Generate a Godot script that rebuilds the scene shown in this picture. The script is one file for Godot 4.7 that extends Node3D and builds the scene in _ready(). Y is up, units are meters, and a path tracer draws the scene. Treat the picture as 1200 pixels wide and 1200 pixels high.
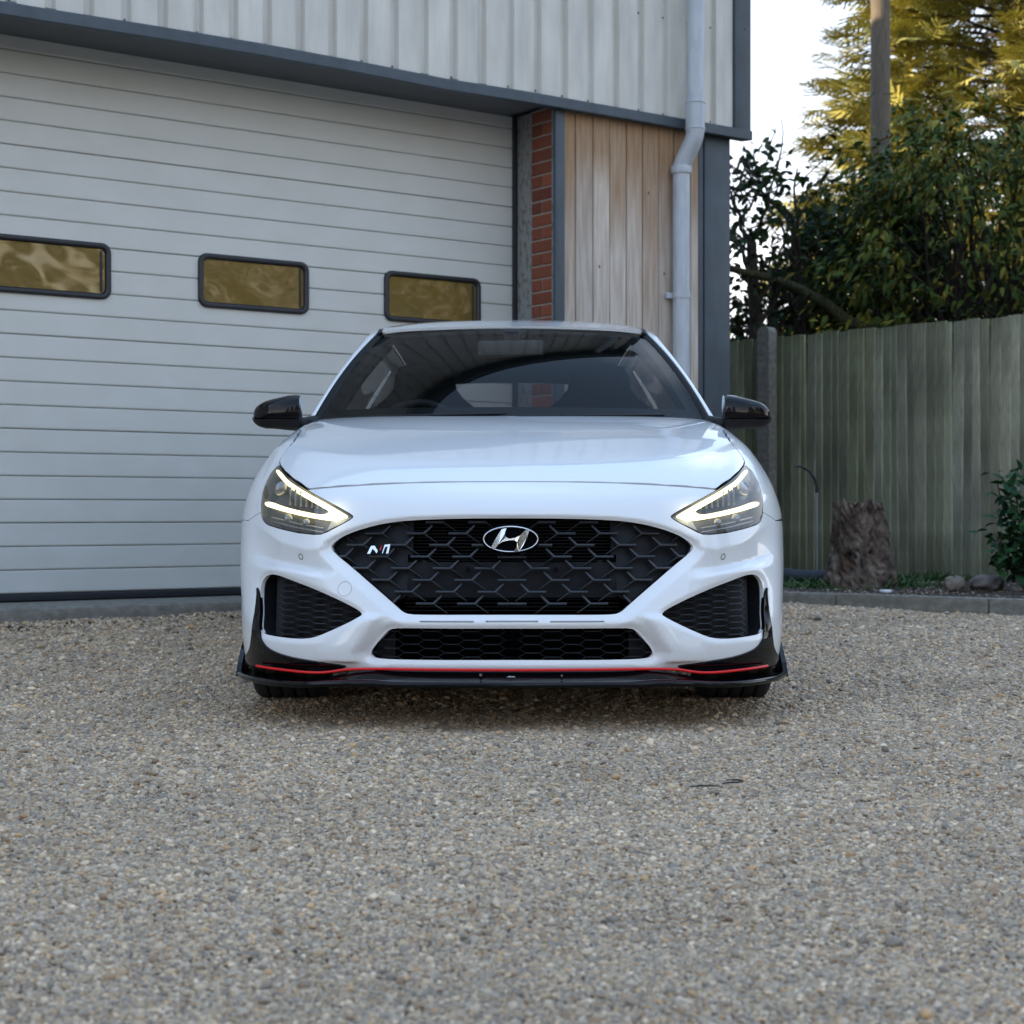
extends Node3D
# A white hatchback parked on a gravel yard in front of a workshop, in open shade on a sunny late afternoon.
# World: x to the right, y up, -z away from the camera; "d" below is the distance ahead (d = -z).

const PHI := 35.8                       # the workshop front is turned by this angle
const EAVES := 5.0

var rng := RandomNumberGenerator.new()
var mats := {}
var noise_cache := {}
var counts := {}

# ------------------------------------------------------------------ mesh builder
class MB:
	var v := PackedVector3Array()
	var n := PackedVector3Array()
	var c := PackedColorArray()
	var t := PackedInt32Array()
	var col := Color.WHITE
	func add(p: Vector3, nn: Vector3) -> int:
		v.append(p); n.append(nn); c.append(col)
		return v.size() - 1
	func addc(p: Vector3, nn: Vector3, cc: Color) -> int:
		v.append(p); n.append(nn); c.append(cc)
		return v.size() - 1
	func tri(a: Vector3, b: Vector3, d: Vector3) -> void:
		var nn := (b - a).cross(d - a).normalized()
		var i := add(a, nn); add(b, nn); add(d, nn)
		t.append_array(PackedInt32Array([i, i + 1, i + 2]))
	func quad(a: Vector3, b: Vector3, d: Vector3, e: Vector3) -> void:
		var nn := (d - a).cross(e - b).normalized()
		var i := add(a, nn); add(b, nn); add(d, nn); add(e, nn)
		t.append_array(PackedInt32Array([i, i + 1, i + 2, i, i + 2, i + 3]))
	# rows of points -> one smooth sheet
	func grid(rows: Array, close_u := false, flip := false) -> void:
		var R := rows.size()
		var K: int = rows[0].size()
		var base := v.size()
		for i in R:
			for j in K:
				var j0 := j - 1; var j1 := j + 1
				if close_u:
					j0 = (j + K - 1) % K; j1 = (j + 1) % K
				else:
					j0 = maxi(j0, 0); j1 = mini(j1, K - 1)
				var du: Vector3 = rows[i][j1] - rows[i][j0]
				var dv: Vector3 = rows[mini(i + 1, R - 1)][j] - rows[maxi(i - 1, 0)][j]
				var nn := du.cross(dv).normalized()
				add(rows[i][j], -nn if flip else nn)
		var last := K if close_u else K - 1
		for i in R - 1:
			for j in last:
				var a := base + i * K + j
				var b := base + i * K + (j + 1) % K
				t.append_array(PackedInt32Array([a, b, b + K, a, b + K, a + K]))
	func box(o: Vector3, s: Vector3, bv := 0.0, bs := Basis.IDENTITY) -> void:
		var h := s * 0.5
		bv = minf(bv, minf(h.x, minf(h.y, h.z)) * 0.45)
		if bv <= 0.0:
			for ax in 3:
				for sg in [-1.0, 1.0]:
					var nn := Vector3.ZERO; nn[ax] = sg
					var u := Vector3.ZERO; u[(ax + 1) % 3] = h[(ax + 1) % 3]
					var w := Vector3.ZERO; w[(ax + 2) % 3] = h[(ax + 2) % 3]
					var m := nn * h[ax]
					var i := add(o + bs * (m - u - w), bs * nn); add(o + bs * (m + u - w), bs * nn); add(o + bs * (m + u + w), bs * nn); add(o + bs * (m - u + w), bs * nn)
					t.append_array(PackedInt32Array([i, i + 1, i + 2, i, i + 2, i + 3]))
			return
		var id := {}
		for sx in [-1, 1]:
			for sy in [-1, 1]:
				for sz in [-1, 1]:
					for ax in 3:
						var p := Vector3(h.x * sx, h.y * sy, h.z * sz)
						var sg := Vector3(sx, sy, sz)
						for k in 3:
							if k != ax:
								p[k] -= sg[k] * bv
						var nn := Vector3.ZERO; nn[ax] = sg[ax]
						id[[sx, sy, sz, ax]] = add(o + bs * p, bs * (nn * 0.85 + sg.normalized() * 0.15).normalized())
		for ax in 3:
			var b := (ax + 1) % 3
			var d := (ax + 2) % 3
			for sg in [-1, 1]:
				var q := []
				for st in [[-1, -1], [1, -1], [1, 1], [-1, 1]]:
					var k := [0, 0, 0]
					k[ax] = sg; k[b] = st[0]; k[d] = st[1]
					q.append(id[[k[0], k[1], k[2], ax]])
				t.append_array(PackedInt32Array([q[0], q[1], q[2], q[0], q[2], q[3]]))
			for s1 in [-1, 1]:
				for s2 in [-1, 1]:
					var k0 := [0, 0, 0]; var k1 := [0, 0, 0]
					k0[ax] = -1; k1[ax] = 1
					k0[b] = s1; k1[b] = s1; k0[d] = s2; k1[d] = s2
					var q0: int = id[[k0[0], k0[1], k0[2], b]]; var q1: int = id[[k1[0], k1[1], k1[2], b]]
					var q2: int = id[[k1[0], k1[1], k1[2], d]]; var q3: int = id[[k0[0], k0[1], k0[2], d]]
					t.append_array(PackedInt32Array([q0, q1, q2, q0, q2, q3]))
		for sx in [-1, 1]:
			for sy in [-1, 1]:
				for sz in [-1, 1]:
					t.append_array(PackedInt32Array([id[[sx, sy, sz, 0]], id[[sx, sy, sz, 1]], id[[sx, sy, sz, 2]]]))
	# a round bar along points; radii a float or an array
	func tube(p: Array, r, seg := 8, cap := true) -> void:
		var rows := []
		var up := Vector3(0.13, 0.9, 0.31).normalized()
		for i in p.size():
			var dir: Vector3 = (p[mini(i + 1, p.size() - 1)] - p[maxi(i - 1, 0)]).normalized()
			if absf(dir.dot(up)) > 0.97:
				up = Vector3(0.9, 0.1, 0.4).normalized()
			var a := dir.cross(up).normalized()
			var b := dir.cross(a).normalized()
			up = -b if (-b).dot(up) > 0 else b
			b = dir.cross(a)
			var row := []
			var rr: float = r[i] if r is Array else r
			for k in seg:
				var an := TAU * k / seg
				row.append(p[i] + (a * cos(an) + b * sin(an)) * rr)
			rows.append(row)
		grid(rows, true, true)
		if cap:
			for e in [0, p.size() - 1]:
				var nn: Vector3 = (p[1] - p[0]).normalized() * (-1.0 if e == 0 else 1.0)
				if e > 0:
					nn = (p[e] - p[e - 1]).normalized()
				var m := add(p[e], nn)
				var first := v.size()
				for k in seg:
					add(rows[e][k], nn)
				for k in seg:
					t.append_array(PackedInt32Array([m, first + k, first + (k + 1) % seg]))
	# a profile (array of Vector2 across, up) swept along a straight line from a to b; x axis ax, y axis ay
	func extrude(pts: Array, o: Vector3, ax: Vector3, ay: Vector3, along: Vector3, closed := true, caps := true) -> void:
		var m := pts.size()
		for i in (m if closed else m - 1):
			var p: Vector2 = pts[i]; var q: Vector2 = pts[(i + 1) % m]
			var A := o + ax * p.x + ay * p.y
			var B := o + ax * q.x + ay * q.y
			quad(A, B, B + along, A + along)
		if caps and closed:
			var poly := PackedVector2Array(pts)
			var ix := Geometry2D.triangulate_polygon(poly)
			for e in 2:
				var off := along * e
				var nn := along.normalized() * (1.0 if e == 1 else -1.0)
				var b := v.size()
				for p in poly:
					add(o + ax * p.x + ay * p.y + off, nn)
				for k in ix:
					t.append(b + k)
	func mesh(m: Material) -> ArrayMesh:
		for i in range(0, t.size(), 3):      # wind every face the way its normals point
			var p := t[i]; var q := t[i + 1]; var r := t[i + 2]
			if (v[q] - v[p]).cross(v[r] - v[p]).dot(n[p] + n[q] + n[r]) > 0.0:
				t[i + 1] = r; t[i + 2] = q
		var a := []
		a.resize(Mesh.ARRAY_MAX)
		a[Mesh.ARRAY_VERTEX] = v; a[Mesh.ARRAY_NORMAL] = n; a[Mesh.ARRAY_COLOR] = c; a[Mesh.ARRAY_INDEX] = t
		var am := ArrayMesh.new()
		am.add_surface_from_arrays(Mesh.PRIMITIVE_TRIANGLES, a)
		am.surface_set_material(0, m)
		return am

# ------------------------------------------------------------------ scene helpers
func numbered(called: String) -> String:
	var k: int = counts.get(called, -1) + 1
	counts[called] = k
	return called if k == 0 else "%s_%03d" % [called, k]

func put(called: String, mesh: Mesh, parent: Node3D, at := Transform3D.IDENTITY) -> MeshInstance3D:
	var o := MeshInstance3D.new()
	o.name = called if parent != self else numbered(called)
	o.mesh = mesh
	o.transform = at
	parent.add_child(o, true)
	return o

func obj(called: String, b: MB, m: Material, parent: Node3D) -> MeshInstance3D:
	return put(called, b.mesh(m), parent)

func thing(called: String, label: String, category: String, at := Vector3.ZERO, turn := 0.0, group := "") -> Node3D:
	var o := Node3D.new()
	o.name = numbered(called)
	add_child(o)
	o.position = at
	o.rotation.y = turn
	return tag(o, label, category, group)

func tag(o: Node3D, label: String, category: String, group := "", kind := "") -> Node3D:
	if label: o.set_meta("label", label)
	if category: o.set_meta("category", category)
	if group: o.set_meta("group", group)
	if kind: o.set_meta("kind", kind)
	return o

func sub(called: String, parent: Node3D, at := Vector3.ZERO) -> Node3D:
	var o := Node3D.new()
	o.name = called
	o.position = at
	parent.add_child(o, true)
	return o

func lin(r: float, g: float, b: float) -> Color:
	return Color(r, g, b).linear_to_srgb()

func noise_tex(sd: int, freq: float, lo: Color, hi: Color, oct := 4, size := 512, normal := 0.0, type := FastNoiseLite.TYPE_SIMPLEX_SMOOTH, mid := Color(-1, 0, 0)) -> NoiseTexture2D:
	var nt := NoiseTexture2D.new()
	nt.width = size; nt.height = size
	nt.seamless = true
	var fn := FastNoiseLite.new()
	fn.seed = sd; fn.frequency = freq; fn.fractal_octaves = oct; fn.noise_type = type
	nt.noise = fn
	if normal > 0.0:
		nt.as_normal_map = true
		nt.bump_strength = normal
	else:
		var g := Gradient.new()
		g.set_color(0, lo); g.set_color(1, hi)
		if mid.r >= 0.0:
			g.add_point(0.5, mid)
		nt.color_ramp = g
	return nt

func mat(called: String, col: Color, rough := 0.6, metal := 0.0, spec := 0.5) -> StandardMaterial3D:
	if mats.has(called):
		return mats[called]
	var m := StandardMaterial3D.new()
	m.resource_name = called
	m.albedo_color = col
	m.roughness = rough
	m.metallic = metal
	m.metallic_specular = spec
	m.vertex_color_use_as_albedo = true
	mats[called] = m
	return m

func triplanar(m: StandardMaterial3D, tex: Texture2D, scale: Vector3, world := false) -> StandardMaterial3D:
	m.albedo_texture = tex
	m.uv1_triplanar = true
	m.uv1_world_triplanar = world
	m.uv1_scale = scale
	return m

func vary(c: Color, amount: float) -> Color:
	var f := 1.0 + rng.randf_range(-amount, amount)
	return Color(c.r * f, c.g * f * (1.0 + rng.randf_range(-amount, amount) * 0.15), c.b * f * (1.0 + rng.randf_range(-amount, amount) * 0.25))

# height of the gravel at a place (x, d): level where the car stands, rising gently towards the workshop and the fence
func ground_y(x: float, d: float) -> float:
	var y := 0.022 * maxf(0.0, d - 5.6)
	y = minf(y, 0.105)
	var w := (x - 0.025) * 0.585 - (d - 10.4) * 0.811
	y += 0.05 * smoothstep(1.1, 0.5, w) * smoothstep(6.0, 7.4, d)
	return y

# ------------------------------------------------------------------
func _ready() -> void:
	rng.seed = 71
	# camera
	var cam := Camera3D.new()
	cam.name = "camera"
	cam.position = Vector3(0, 0.62, 0)
	cam.fov = 32.66
	cam.near = 0.05
	cam.far = 2000.0
	var ca := CameraAttributesPhysical.new()
	ca.frustum_focal_length = 50.0
	ca.frustum_focus_distance = 5.05
	ca.exposure_aperture = 5.6
	ca.exposure_multiplier = 1.0
	cam.attributes = ca
	add_child(cam)
	cam.fov = 32.66
	# sky
	var env := Environment.new()
	env.background_mode = Environment.BG_SKY
	var sm := ProceduralSkyMaterial.new()
	sm.sky_top_color = lin(0.235, 0.35, 0.54)
	sm.sky_horizon_color = lin(1.0, 0.97, 0.91)
	sm.sky_curve = 0.16
	sm.ground_bottom_color = lin(0.16, 0.15, 0.13)
	sm.ground_horizon_color = lin(0.35, 0.36, 0.36)
	sm.sun_angle_max = 30.0
	sm.sky_cover = sky_clouds()
	var sk := Sky.new()
	sk.sky_material = sm
	env.sky = sk
	env.tonemap_mode = Environment.TONE_MAPPER_LINEAR
	env.tonemap_exposure = 2.7
	env.sdfgi_enabled = true
	env.ssao_enabled = true
	env.ssil_enabled = true
	var we := WorldEnvironment.new()
	we.name = "environment"
	we.environment = env
	add_child(we)
	# sun: low, from the left, a little behind the camera; the workshop shades the yard
	var sun := DirectionalLight3D.new()
	sun.name = "sun"
	sun.light_color = Color(1.0, 0.91, 0.74)
	sun.light_energy = 1.5
	sun.light_angular_distance = 0.5
	sun.shadow_enabled = true
	add_child(sun)
	sun.look_at_from_position(Vector3.ZERO, -Vector3(-0.93, 0.30, 0.15), Vector3.UP)

	materials()
	build_ground()
	build_workshop()
	build_drainpipe()
	build_kerb_and_bed()
	build_fence()
	build_trees()
	build_car()
	build_small_things()
	build_gravel()

func sky_clouds() -> ImageTexture:
	var w := 1024; var h := 512
	var im := Image.create(w, h, false, Image.FORMAT_RGBA8)
	var fn := FastNoiseLite.new()
	fn.seed = 12; fn.frequency = 1.0; fn.fractal_octaves = 5
	for y in h / 2 + 4:
		var el := PI * 0.5 - PI * (y + 0.5) / h
		for x in w:
			var az := TAU * (x + 0.5) / w
			var dir := Vector3(cos(el) * cos(az), sin(el), cos(el) * sin(az))
			var q := dir / (absf(dir.y) + 0.25)
			var f := fn.get_noise_3d(q.x * 1.3, q.y * 1.3, q.z * 1.3) * 0.5 + 0.5
			var a := smoothstep(0.56, 0.80, f) * 0.5
			im.set_pixel(x, y, Color(1, 1, 1, a))
	return ImageTexture.create_from_image(im)

# ------------------------------------------------------------------ materials
func materials() -> void:
	# painted steel sheets of the upper wall: pale grey, slightly dirty
	var m := mat("cladding", lin(0.66, 0.64, 0.575), 0.42)
	triplanar(m, noise_tex(3, 0.012, Color(0.86, 0.86, 0.86), Color(1, 1, 1)), Vector3(0.9, 0.25, 0.9))
	m = mat("door_panel", lin(0.60, 0.60, 0.565), 0.42)
	triplanar(m, noise_tex(5, 0.02, Color(0.965, 0.965, 0.955), Color(1, 1, 1)), Vector3(0.25, 0.4, 0.25))
	m.normal_enabled = true
	m.normal_texture = noise_tex(6, 0.006, Color.BLACK, Color.WHITE, 3, 512, 2.0)
	m.normal_scale = 0.10
	m = mat("trim", lin(0.062, 0.084, 0.104), 0.5)
	triplanar(m, noise_tex(8, 0.02, Color(0.8, 0.8, 0.8), Color(1, 1, 1)), Vector3(0.6, 0.3, 0.6))
	m = mat("soffit", lin(0.12, 0.125, 0.13), 0.7)
	m = mat("jamb", lin(0.24, 0.255, 0.26), 0.5)
	# rust blotches on the jamb
	triplanar(m, noise_tex(9, 0.03, Color(0.62, 0.46, 0.32), Color(1, 1, 1), 5, 512, 0.0, FastNoiseLite.TYPE_SIMPLEX_SMOOTH, Color(0.99, 0.99, 0.98)), Vector3(1.6, 1.0, 1.6))
	m = mat("brick", lin(1, 1, 1), 0.85)
	triplanar(m, noise_tex(11, 0.05, Color(0.72, 0.70, 0.68), Color(1, 1, 1), 5), Vector3(4, 4, 4))
	m.heightmap_enabled = true
	m.heightmap_texture = noise_tex(12, 0.08, Color.BLACK, Color.WHITE, 4)
	m.heightmap_scale = 0.15
	m = mat("mortar", lin(0.36, 0.33, 0.29), 0.95)
	# cedar boards
	m = mat("cedar", Color.WHITE, 0.75)
	triplanar(m, noise_tex(21, 0.012, Color(0.84, 0.80, 0.77), Color(1, 1, 1), 4), Vector3(5.0, 0.40, 5.0))
	m.heightmap_enabled = true
	m.heightmap_texture = noise_tex(22, 0.03, Color.BLACK, Color.WHITE, 4)
	m.heightmap_scale = 0.08
	# feather-edge fence boards
	m = mat("fence_board", Color.WHITE, 0.9)
	triplanar(m, noise_tex(23, 0.025, Color(0.66, 0.65, 0.63), Color(1, 1, 1), 5), Vector3(9.0, 0.4, 9.0))
	m.heightmap_enabled = true
	m.heightmap_texture = noise_tex(24, 0.04, Color.BLACK, Color.WHITE, 4)
	m.heightmap_scale = 0.12
	m = mat("concrete", lin(0.30, 0.285, 0.25), 0.92)
	triplanar(m, noise_tex(25, 0.03, Color(0.66, 0.65, 0.62), Color(1, 1, 1), 6), Vector3(1.2, 1.2, 1.2), true)
	m.heightmap_enabled = true
	m.heightmap_texture = noise_tex(26, 0.09, Color.BLACK, Color.WHITE, 4)
	m.heightmap_scale = 0.2
	m = mat("gravel_base", lin(0.20, 0.185, 0.165), 0.95)
	triplanar(m, noise_tex(27, 0.12, Color(0.4, 0.4, 0.4), Color(1, 1, 1), 4), Vector3(2.2, 2.2, 2.2), true)
	m.heightmap_enabled = true
	m.heightmap_texture = noise_tex(28, 0.14, Color.BLACK, Color.WHITE, 3)
	m.heightmap_scale = 0.6
	m = mat("soil", lin(0.075, 0.058, 0.042), 1.0)
	triplanar(m, noise_tex(29, 0.05, Color(0.45, 0.42, 0.38), Color(1, 1, 1), 6), Vector3(1.0, 1.0, 1.0), true)
	m.heightmap_enabled = true
	m.heightmap_texture = noise_tex(30, 0.05, Color.BLACK, Color.WHITE, 5)
	m.heightmap_scale = 2.0
	m = mat("bark", lin(0.115, 0.088, 0.068), 0.95)
	triplanar(m, noise_tex(31, 0.03, Color(0.35, 0.33, 0.31), Color(1, 1, 1), 5), Vector3(3.0, 0.8, 3.0))
	m.heightmap_enabled = true
	m.heightmap_texture = noise_tex(32, 0.03, Color.BLACK, Color.WHITE, 4)
	m.heightmap_scale = 1.2
	m = mat("pole_wood", lin(0.20, 0.165, 0.13), 0.9)
	triplanar(m, noise_tex(33, 0.03, Color(0.6, 0.58, 0.55), Color(1, 1, 1), 5), Vector3(5.0, 0.3, 5.0))
	m = mat("stone", Color.WHITE, 0.75)
	m = mat("leaf", Color.WHITE, 0.55, 0.0, 0.25)
	m.backlight_enabled = true
	m.backlight = lin(0.10, 0.12, 0.012)
	m = mat("spray", Color.WHITE, 0.75)
	m.backlight_enabled = true
	m.backlight = lin(0.17, 0.15, 0.03)
	m = mat("drain_plastic", lin(0.50, 0.54, 0.58), 0.38)
	triplanar(m, noise_tex(34, 0.02, Color(0.86, 0.86, 0.86), Color(1, 1, 1)), Vector3(2, 0.4, 2))
	m = mat("rubber_seal", lin(0.012, 0.014, 0.018), 0.55)
	m = mat("window_rubber", lin(0.010, 0.012, 0.016), 0.4)
	# acrylic door panes: wavy, glossy; amber painted in to boost the golden tree reflection
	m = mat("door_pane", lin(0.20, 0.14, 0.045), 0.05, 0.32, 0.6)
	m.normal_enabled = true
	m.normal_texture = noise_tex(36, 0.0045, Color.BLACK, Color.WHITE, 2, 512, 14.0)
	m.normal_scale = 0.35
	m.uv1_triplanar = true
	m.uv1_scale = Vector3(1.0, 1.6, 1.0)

# ------------------------------------------------------------------ ground
func build_ground() -> void:
	var b := MB.new()
	var xs := []; var ds := []
	for x in [-300, -120, -60, -30, -15, -10]: xs.append(float(x))
	for i in 33: xs.append(-8.0 + i * 0.5)
	for x in [10, 15, 30, 60, 120, 300]: xs.append(float(x))
	for d in [-200, -80, -30, -10, -4, 0]: ds.append(float(d))
	for i in 29: ds.append(1.0 + i * 0.4)
	for d in [13, 15, 20, 30, 60, 120, 400, 900]: ds.append(float(d))
	var rows := []
	for d in ds:
		var r := []
		for x in xs:
			r.append(Vector3(x, ground_y(x, d) - 0.012, -d))
		rows.append(r)
	b.grid(rows)
	var o := obj("gravel_ground", b, mats.gravel_base, self)
	tag(o, "grey brown gravel surface of the yard", "ground", "", "structure")

# ------------------------------------------------------------------ workshop, in its own frame: x along the front, z outward
func build_workshop() -> void:
	var B := thing("workshop_building", "grey clad workshop with a wide sectional door and cedar boarded corner", "building", Vector3(0.025, 0, -10.4), deg_to_rad(PHI))
	var W0 := -24.0; var W1 := 1.42          # ends of the front
	var DEP := 12.0                         # depth
	var F := 0.50                           # plane of the cladding
	# plain inner walls: front piers beside the door, sides, back
	var b := MB.new()
	b.box(Vector3((W0 - 4.9) * 0.5, 1.5, 0.2), Vector3(-4.9 - W0, 3.0, 0.4))
	obj("wall", b, mats.cladding, B)
	b = MB.new()
	b.box(Vector3(W0 + 0.05, 2.5, -DEP * 0.5 + 0.2), Vector3(0.1, 5.0, DEP))
	obj("wall", b, mats.cladding, B)
	b = MB.new()
	b.box(Vector3((W0 + W1) * 0.5, 2.5, -DEP), Vector3(W1 - W0, 5.0, 0.1))
	obj("wall", b, mats.cladding, B)
	# gable end on the right, with its ridge
	b = MB.new()
	b.extrude([Vector2(0.44, 0.0), Vector2(0.44, EAVES), Vector2(-DEP * 0.5, EAVES + 2.6), Vector2(-DEP, EAVES), Vector2(-DEP, 0.0)], Vector3(W1 - 0.22, 0, 0), Vector3(0, 0, 1), Vector3(0, 1, 0), Vector3(0.09, 0, 0))
	obj("wall", b, mats.trim, B)
	b = MB.new()
	b.quad(Vector3(W0 - 0.1, EAVES - 0.03, F + 0.25), Vector3(W1 + 0.1, EAVES - 0.03, F + 0.25), Vector3(W1 + 0.1, EAVES + 2.66, -DEP * 0.5), Vector3(W0 - 0.1, EAVES + 2.66, -DEP * 0.5))
	b.quad(Vector3(W0 - 0.1, EAVES + 2.66, -DEP * 0.5), Vector3(W1 + 0.1, EAVES + 2.66, -DEP * 0.5), Vector3(W1 + 0.1, EAVES - 0.05, -DEP - 0.2), Vector3(W0 - 0.1, EAVES - 0.05, -DEP - 0.2))
	var roof := obj("roof", b, mats.soffit, B)
	b = MB.new()
	b.box(Vector3((W0 + W1) * 0.5, EAVES - 0.10, F + 0.13), Vector3(W1 - W0 + 0.2, 0.16, 0.2), 0.02)
	obj("gutter", b, mats.trim, roof)
	# lintel wall behind the cladding
	b = MB.new()
	b.box(Vector3((W0 + W1) * 0.5 - 0.05, (2.99 + EAVES) * 0.5, 0.2), Vector3(W1 - W0 - 0.2, EAVES - 2.99, 0.4))
	obj("wall", b, mats.soffit, B)
	# soffit over the recessed door
	b = MB.new()
	b.box(Vector3((W0 - 0.07) * 0.5, 2.975, 0.235), Vector3(-0.07 - W0, 0.02, 0.53))
	obj("soffit", b, mats.soffit, B)
	# profiled sheets, 1 m each, five ribs to a sheet
	var pitch := 0.19
	var x0 := 1.28
	var y0 := 2.955
	var k := 0
	while x0 > W0 + 0.1:
		var x1 := maxf(x0 - pitch * 5.0, W0)
		b = MB.new()
		var prof := []
		var x := x0
		var z := F + 0.0015 * (k % 2)
		while x > x1 + 0.01:
			prof.append_array([Vector2(x, z), Vector2(x - 0.060, z + 0.001), Vector2(x - 0.066, z + 0.003), Vector2(x - 0.072, z + 0.001), Vector2(x - 0.135, z), Vector2(x - 0.147, z - 0.026), Vector2(x - 0.178, z - 0.026)])
			x -= pitch
		prof.append(Vector2(x1, z))
		b.extrude(prof, Vector3(0, y0, 0), Vector3(1, 0, 0), Vector3(0, 0, 1), Vector3(0, EAVES - y0 - 0.05, 0), false)
		var sheet := obj("cladding_sheet", b, mats.cladding, B)
		# screws in the troughs
		b = MB.new()
		for s in 5:
			for yy in [y0 + 0.045, y0 + 0.62, y0 + 1.25]:
				if rng.randf() < 0.75:
					b.tube([Vector3(x0 - 0.163 - s * pitch, yy + rng.randf_range(-0.01, 0.01), z - 0.027), Vector3(x0 - 0.163 - s * pitch, yy, z - 0.02)], 0.0055, 6)
		if b.v.size():
			obj("screws", b, mats.soffit, sheet).set_meta("kind", "stuff")
		k += 1
		x0 = x1
	# drip trim along the foot of the cladding, a little buckled over the door
	b = MB.new()
	var rows := []
	for i in 46:
		var xx := lerpf(W0, W1 + 0.003, i / 45.0)
		var sag := 0.0
		if xx < -0.6:
			sag = 0.008 * sin(xx * 2.3) + (0.018 * exp(-pow((xx + 1.62) / 0.16, 2.0)))
		var r := []
		for q in [[0.43, 2.926], [0.522, 2.918], [0.526, 2.922], [0.526, 2.972], [0.523, 2.976], [0.507, 2.984]]:
			r.append(Vector3(xx, q[1] + sag * (1.0 if q[0] > 0.45 else 0.3), q[0]))
		rows.append(r)
	for i in 45:
		for j in 5:
			b.quad(rows[i][j], rows[i][j + 1], rows[i + 1][j + 1], rows[i + 1][j])
	obj("drip_trim", b, mats.trim, B)
	# corner flashing and steel column under it
	b = MB.new()
	b.box(Vector3(1.352, (2.94 + EAVES) * 0.5, 0.45), Vector3(0.136, EAVES - 2.94, 0.14), 0.006)
	var fl := obj("corner_flashing", b, mats.trim, B)
	b = MB.new()
	for yy in [3.6, 4.2]:
		b.tube([Vector3(1.37, yy, 0.519), Vector3(1.37, yy, 0.526)], 0.006, 6)
	obj("screws", b, mats.soffit, fl).set_meta("kind", "stuff")
	b = MB.new()
	b.box(Vector3(1.205, 1.47, 0.35), Vector3(0.215, 2.915, 0.20), 0.008)
	b.box(Vector3(1.075, 1.47, 0.41), Vector3(0.04, 2.90, 0.06), 0.004)
	obj("steel_column", b, mats.trim, B)
	# cedar boards
	var cx := 0.010
	var wall_b := MB.new()
	wall_b.box(Vector3(0.53, 1.48, 0.30), Vector3(1.05, 2.88, 0.2))
	var cw := obj("boarded_wall", wall_b, mats.soffit, B)
	var widths := [0.088, 0.128, 0.124, 0.128, 0.122, 0.127, 0.123, 0.125, 0.07]
	for i in widths.size():
		var wd: float = widths[i]
		var tint: Color = [Color(0.50, 0.405, 0.325), Color(0.62, 0.53, 0.44), Color(0.67, 0.60, 0.52), Color(0.50, 0.435, 0.37)][(i * 3 + i / 3) % 4]
		b = MB.new()
		var zz := 0.450 + 0.002 * ((i * 7) % 3)
		var n := 14
		var seed_i := rng.randf() * 10.0
		var pr := [Vector2(0.003, -0.02), Vector2(0.003, -0.004), Vector2(0.007, 0.0), Vector2(wd - 0.007, 0.0), Vector2(wd - 0.003, -0.004), Vector2(wd - 0.003, -0.02)]
		for r in n:
			var ya := lerpf(0.10, 2.925, float(r) / n); var yb := lerpf(0.10, 2.925, float(r + 1) / n)
			var cols := []
			for yy in [ya, yb]:
				# sheltered under the trim the wood keeps its warm brown; lower down it has weathered to silver grey
				var warm := smoothstep(2.15 + 0.3 * sin(seed_i * 5.0), 2.82, yy + 0.10 * sin(yy * 9.0 + seed_i))
				var grey := Color(0.56, 0.525, 0.475)
				var brown := Color(0.36, 0.215, 0.10)
				var cc := tint.lerp(grey, clampf(0.55 * smoothstep(2.5, 1.5, yy) + 0.3 * sin(seed_i * 3.0 + yy * 3.0), 0.0, 1.0)).lerp(brown, warm * 0.85)
				cols.append(cc)
			for e in 5:
				var p: Vector2 = pr[e]; var q: Vector2 = pr[e + 1]
				var nn := Vector3(-(q.y - p.y), 0, q.x - p.x).normalized()
				var i0 := b.addc(Vector3(cx + p.x, ya, zz + p.y), nn, cols[0]); b.addc(Vector3(cx + q.x, ya, zz + q.y), nn, cols[0])
				b.addc(Vector3(cx + q.x, yb, zz + q.y), nn, cols[1]); b.addc(Vector3(cx + p.x, yb, zz + p.y), nn, cols[1])
				b.t.append_array(PackedInt32Array([i0, i0 + 1, i0 + 2, i0, i0 + 2, i0 + 3]))
		var pl := obj("plank", b, mats.cedar, cw)
		if i in [2, 5, 6]:      # a few knots
			var kb := MB.new()
			kb.col = Color(0.12, 0.06, 0.03)
			for q in 1:
				var ky := [1.96, 2.52, 2.05, 2.43][(i + q) % 4] as float
				var kc := Vector3(cx + wd * (0.35 + 0.3 * q), ky, zz + 0.0015)
				var m0 := kb.add(kc, Vector3(0, 0, 1))
				for s in 9:
					kb.add(kc + Vector3(cos(TAU * s / 9.0) * 0.006, sin(TAU * s / 9.0) * 0.010, -0.001), Vector3(0, 0, 1))
				for s in 9:
					kb.t.append_array(PackedInt32Array([m0, m0 + 1 + s, m0 + 1 + (s + 1) % 9]))
			obj("knot", kb, mats.cedar, cw)
		cx += wd
	# steel post beside the boards
	b = MB.new()
	b.box(Vector3(-0.031, 1.48, 0.460), Vector3(0.070, 2.89, 0.030), 0.006)
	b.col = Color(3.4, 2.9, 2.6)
	obj("steel_post", b, mats.trim, B)
	b = MB.new()
	b.box(Vector3(-0.040, 1.48, 0.431), Vector3(0.03, 2.89, 0.022), 0.003)
	obj("pale_bead", b, mats.jamb, B)
	# brick reveal, facing the door opening
	b = MB.new()
	b.box(Vector3(0.062, 1.50, 0.297), Vector3(0.15, 2.93, 0.244))
	var rv := obj("brick_reveal", b, mats.mortar, B)
	var cy := 0.17
	var row := 0
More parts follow.
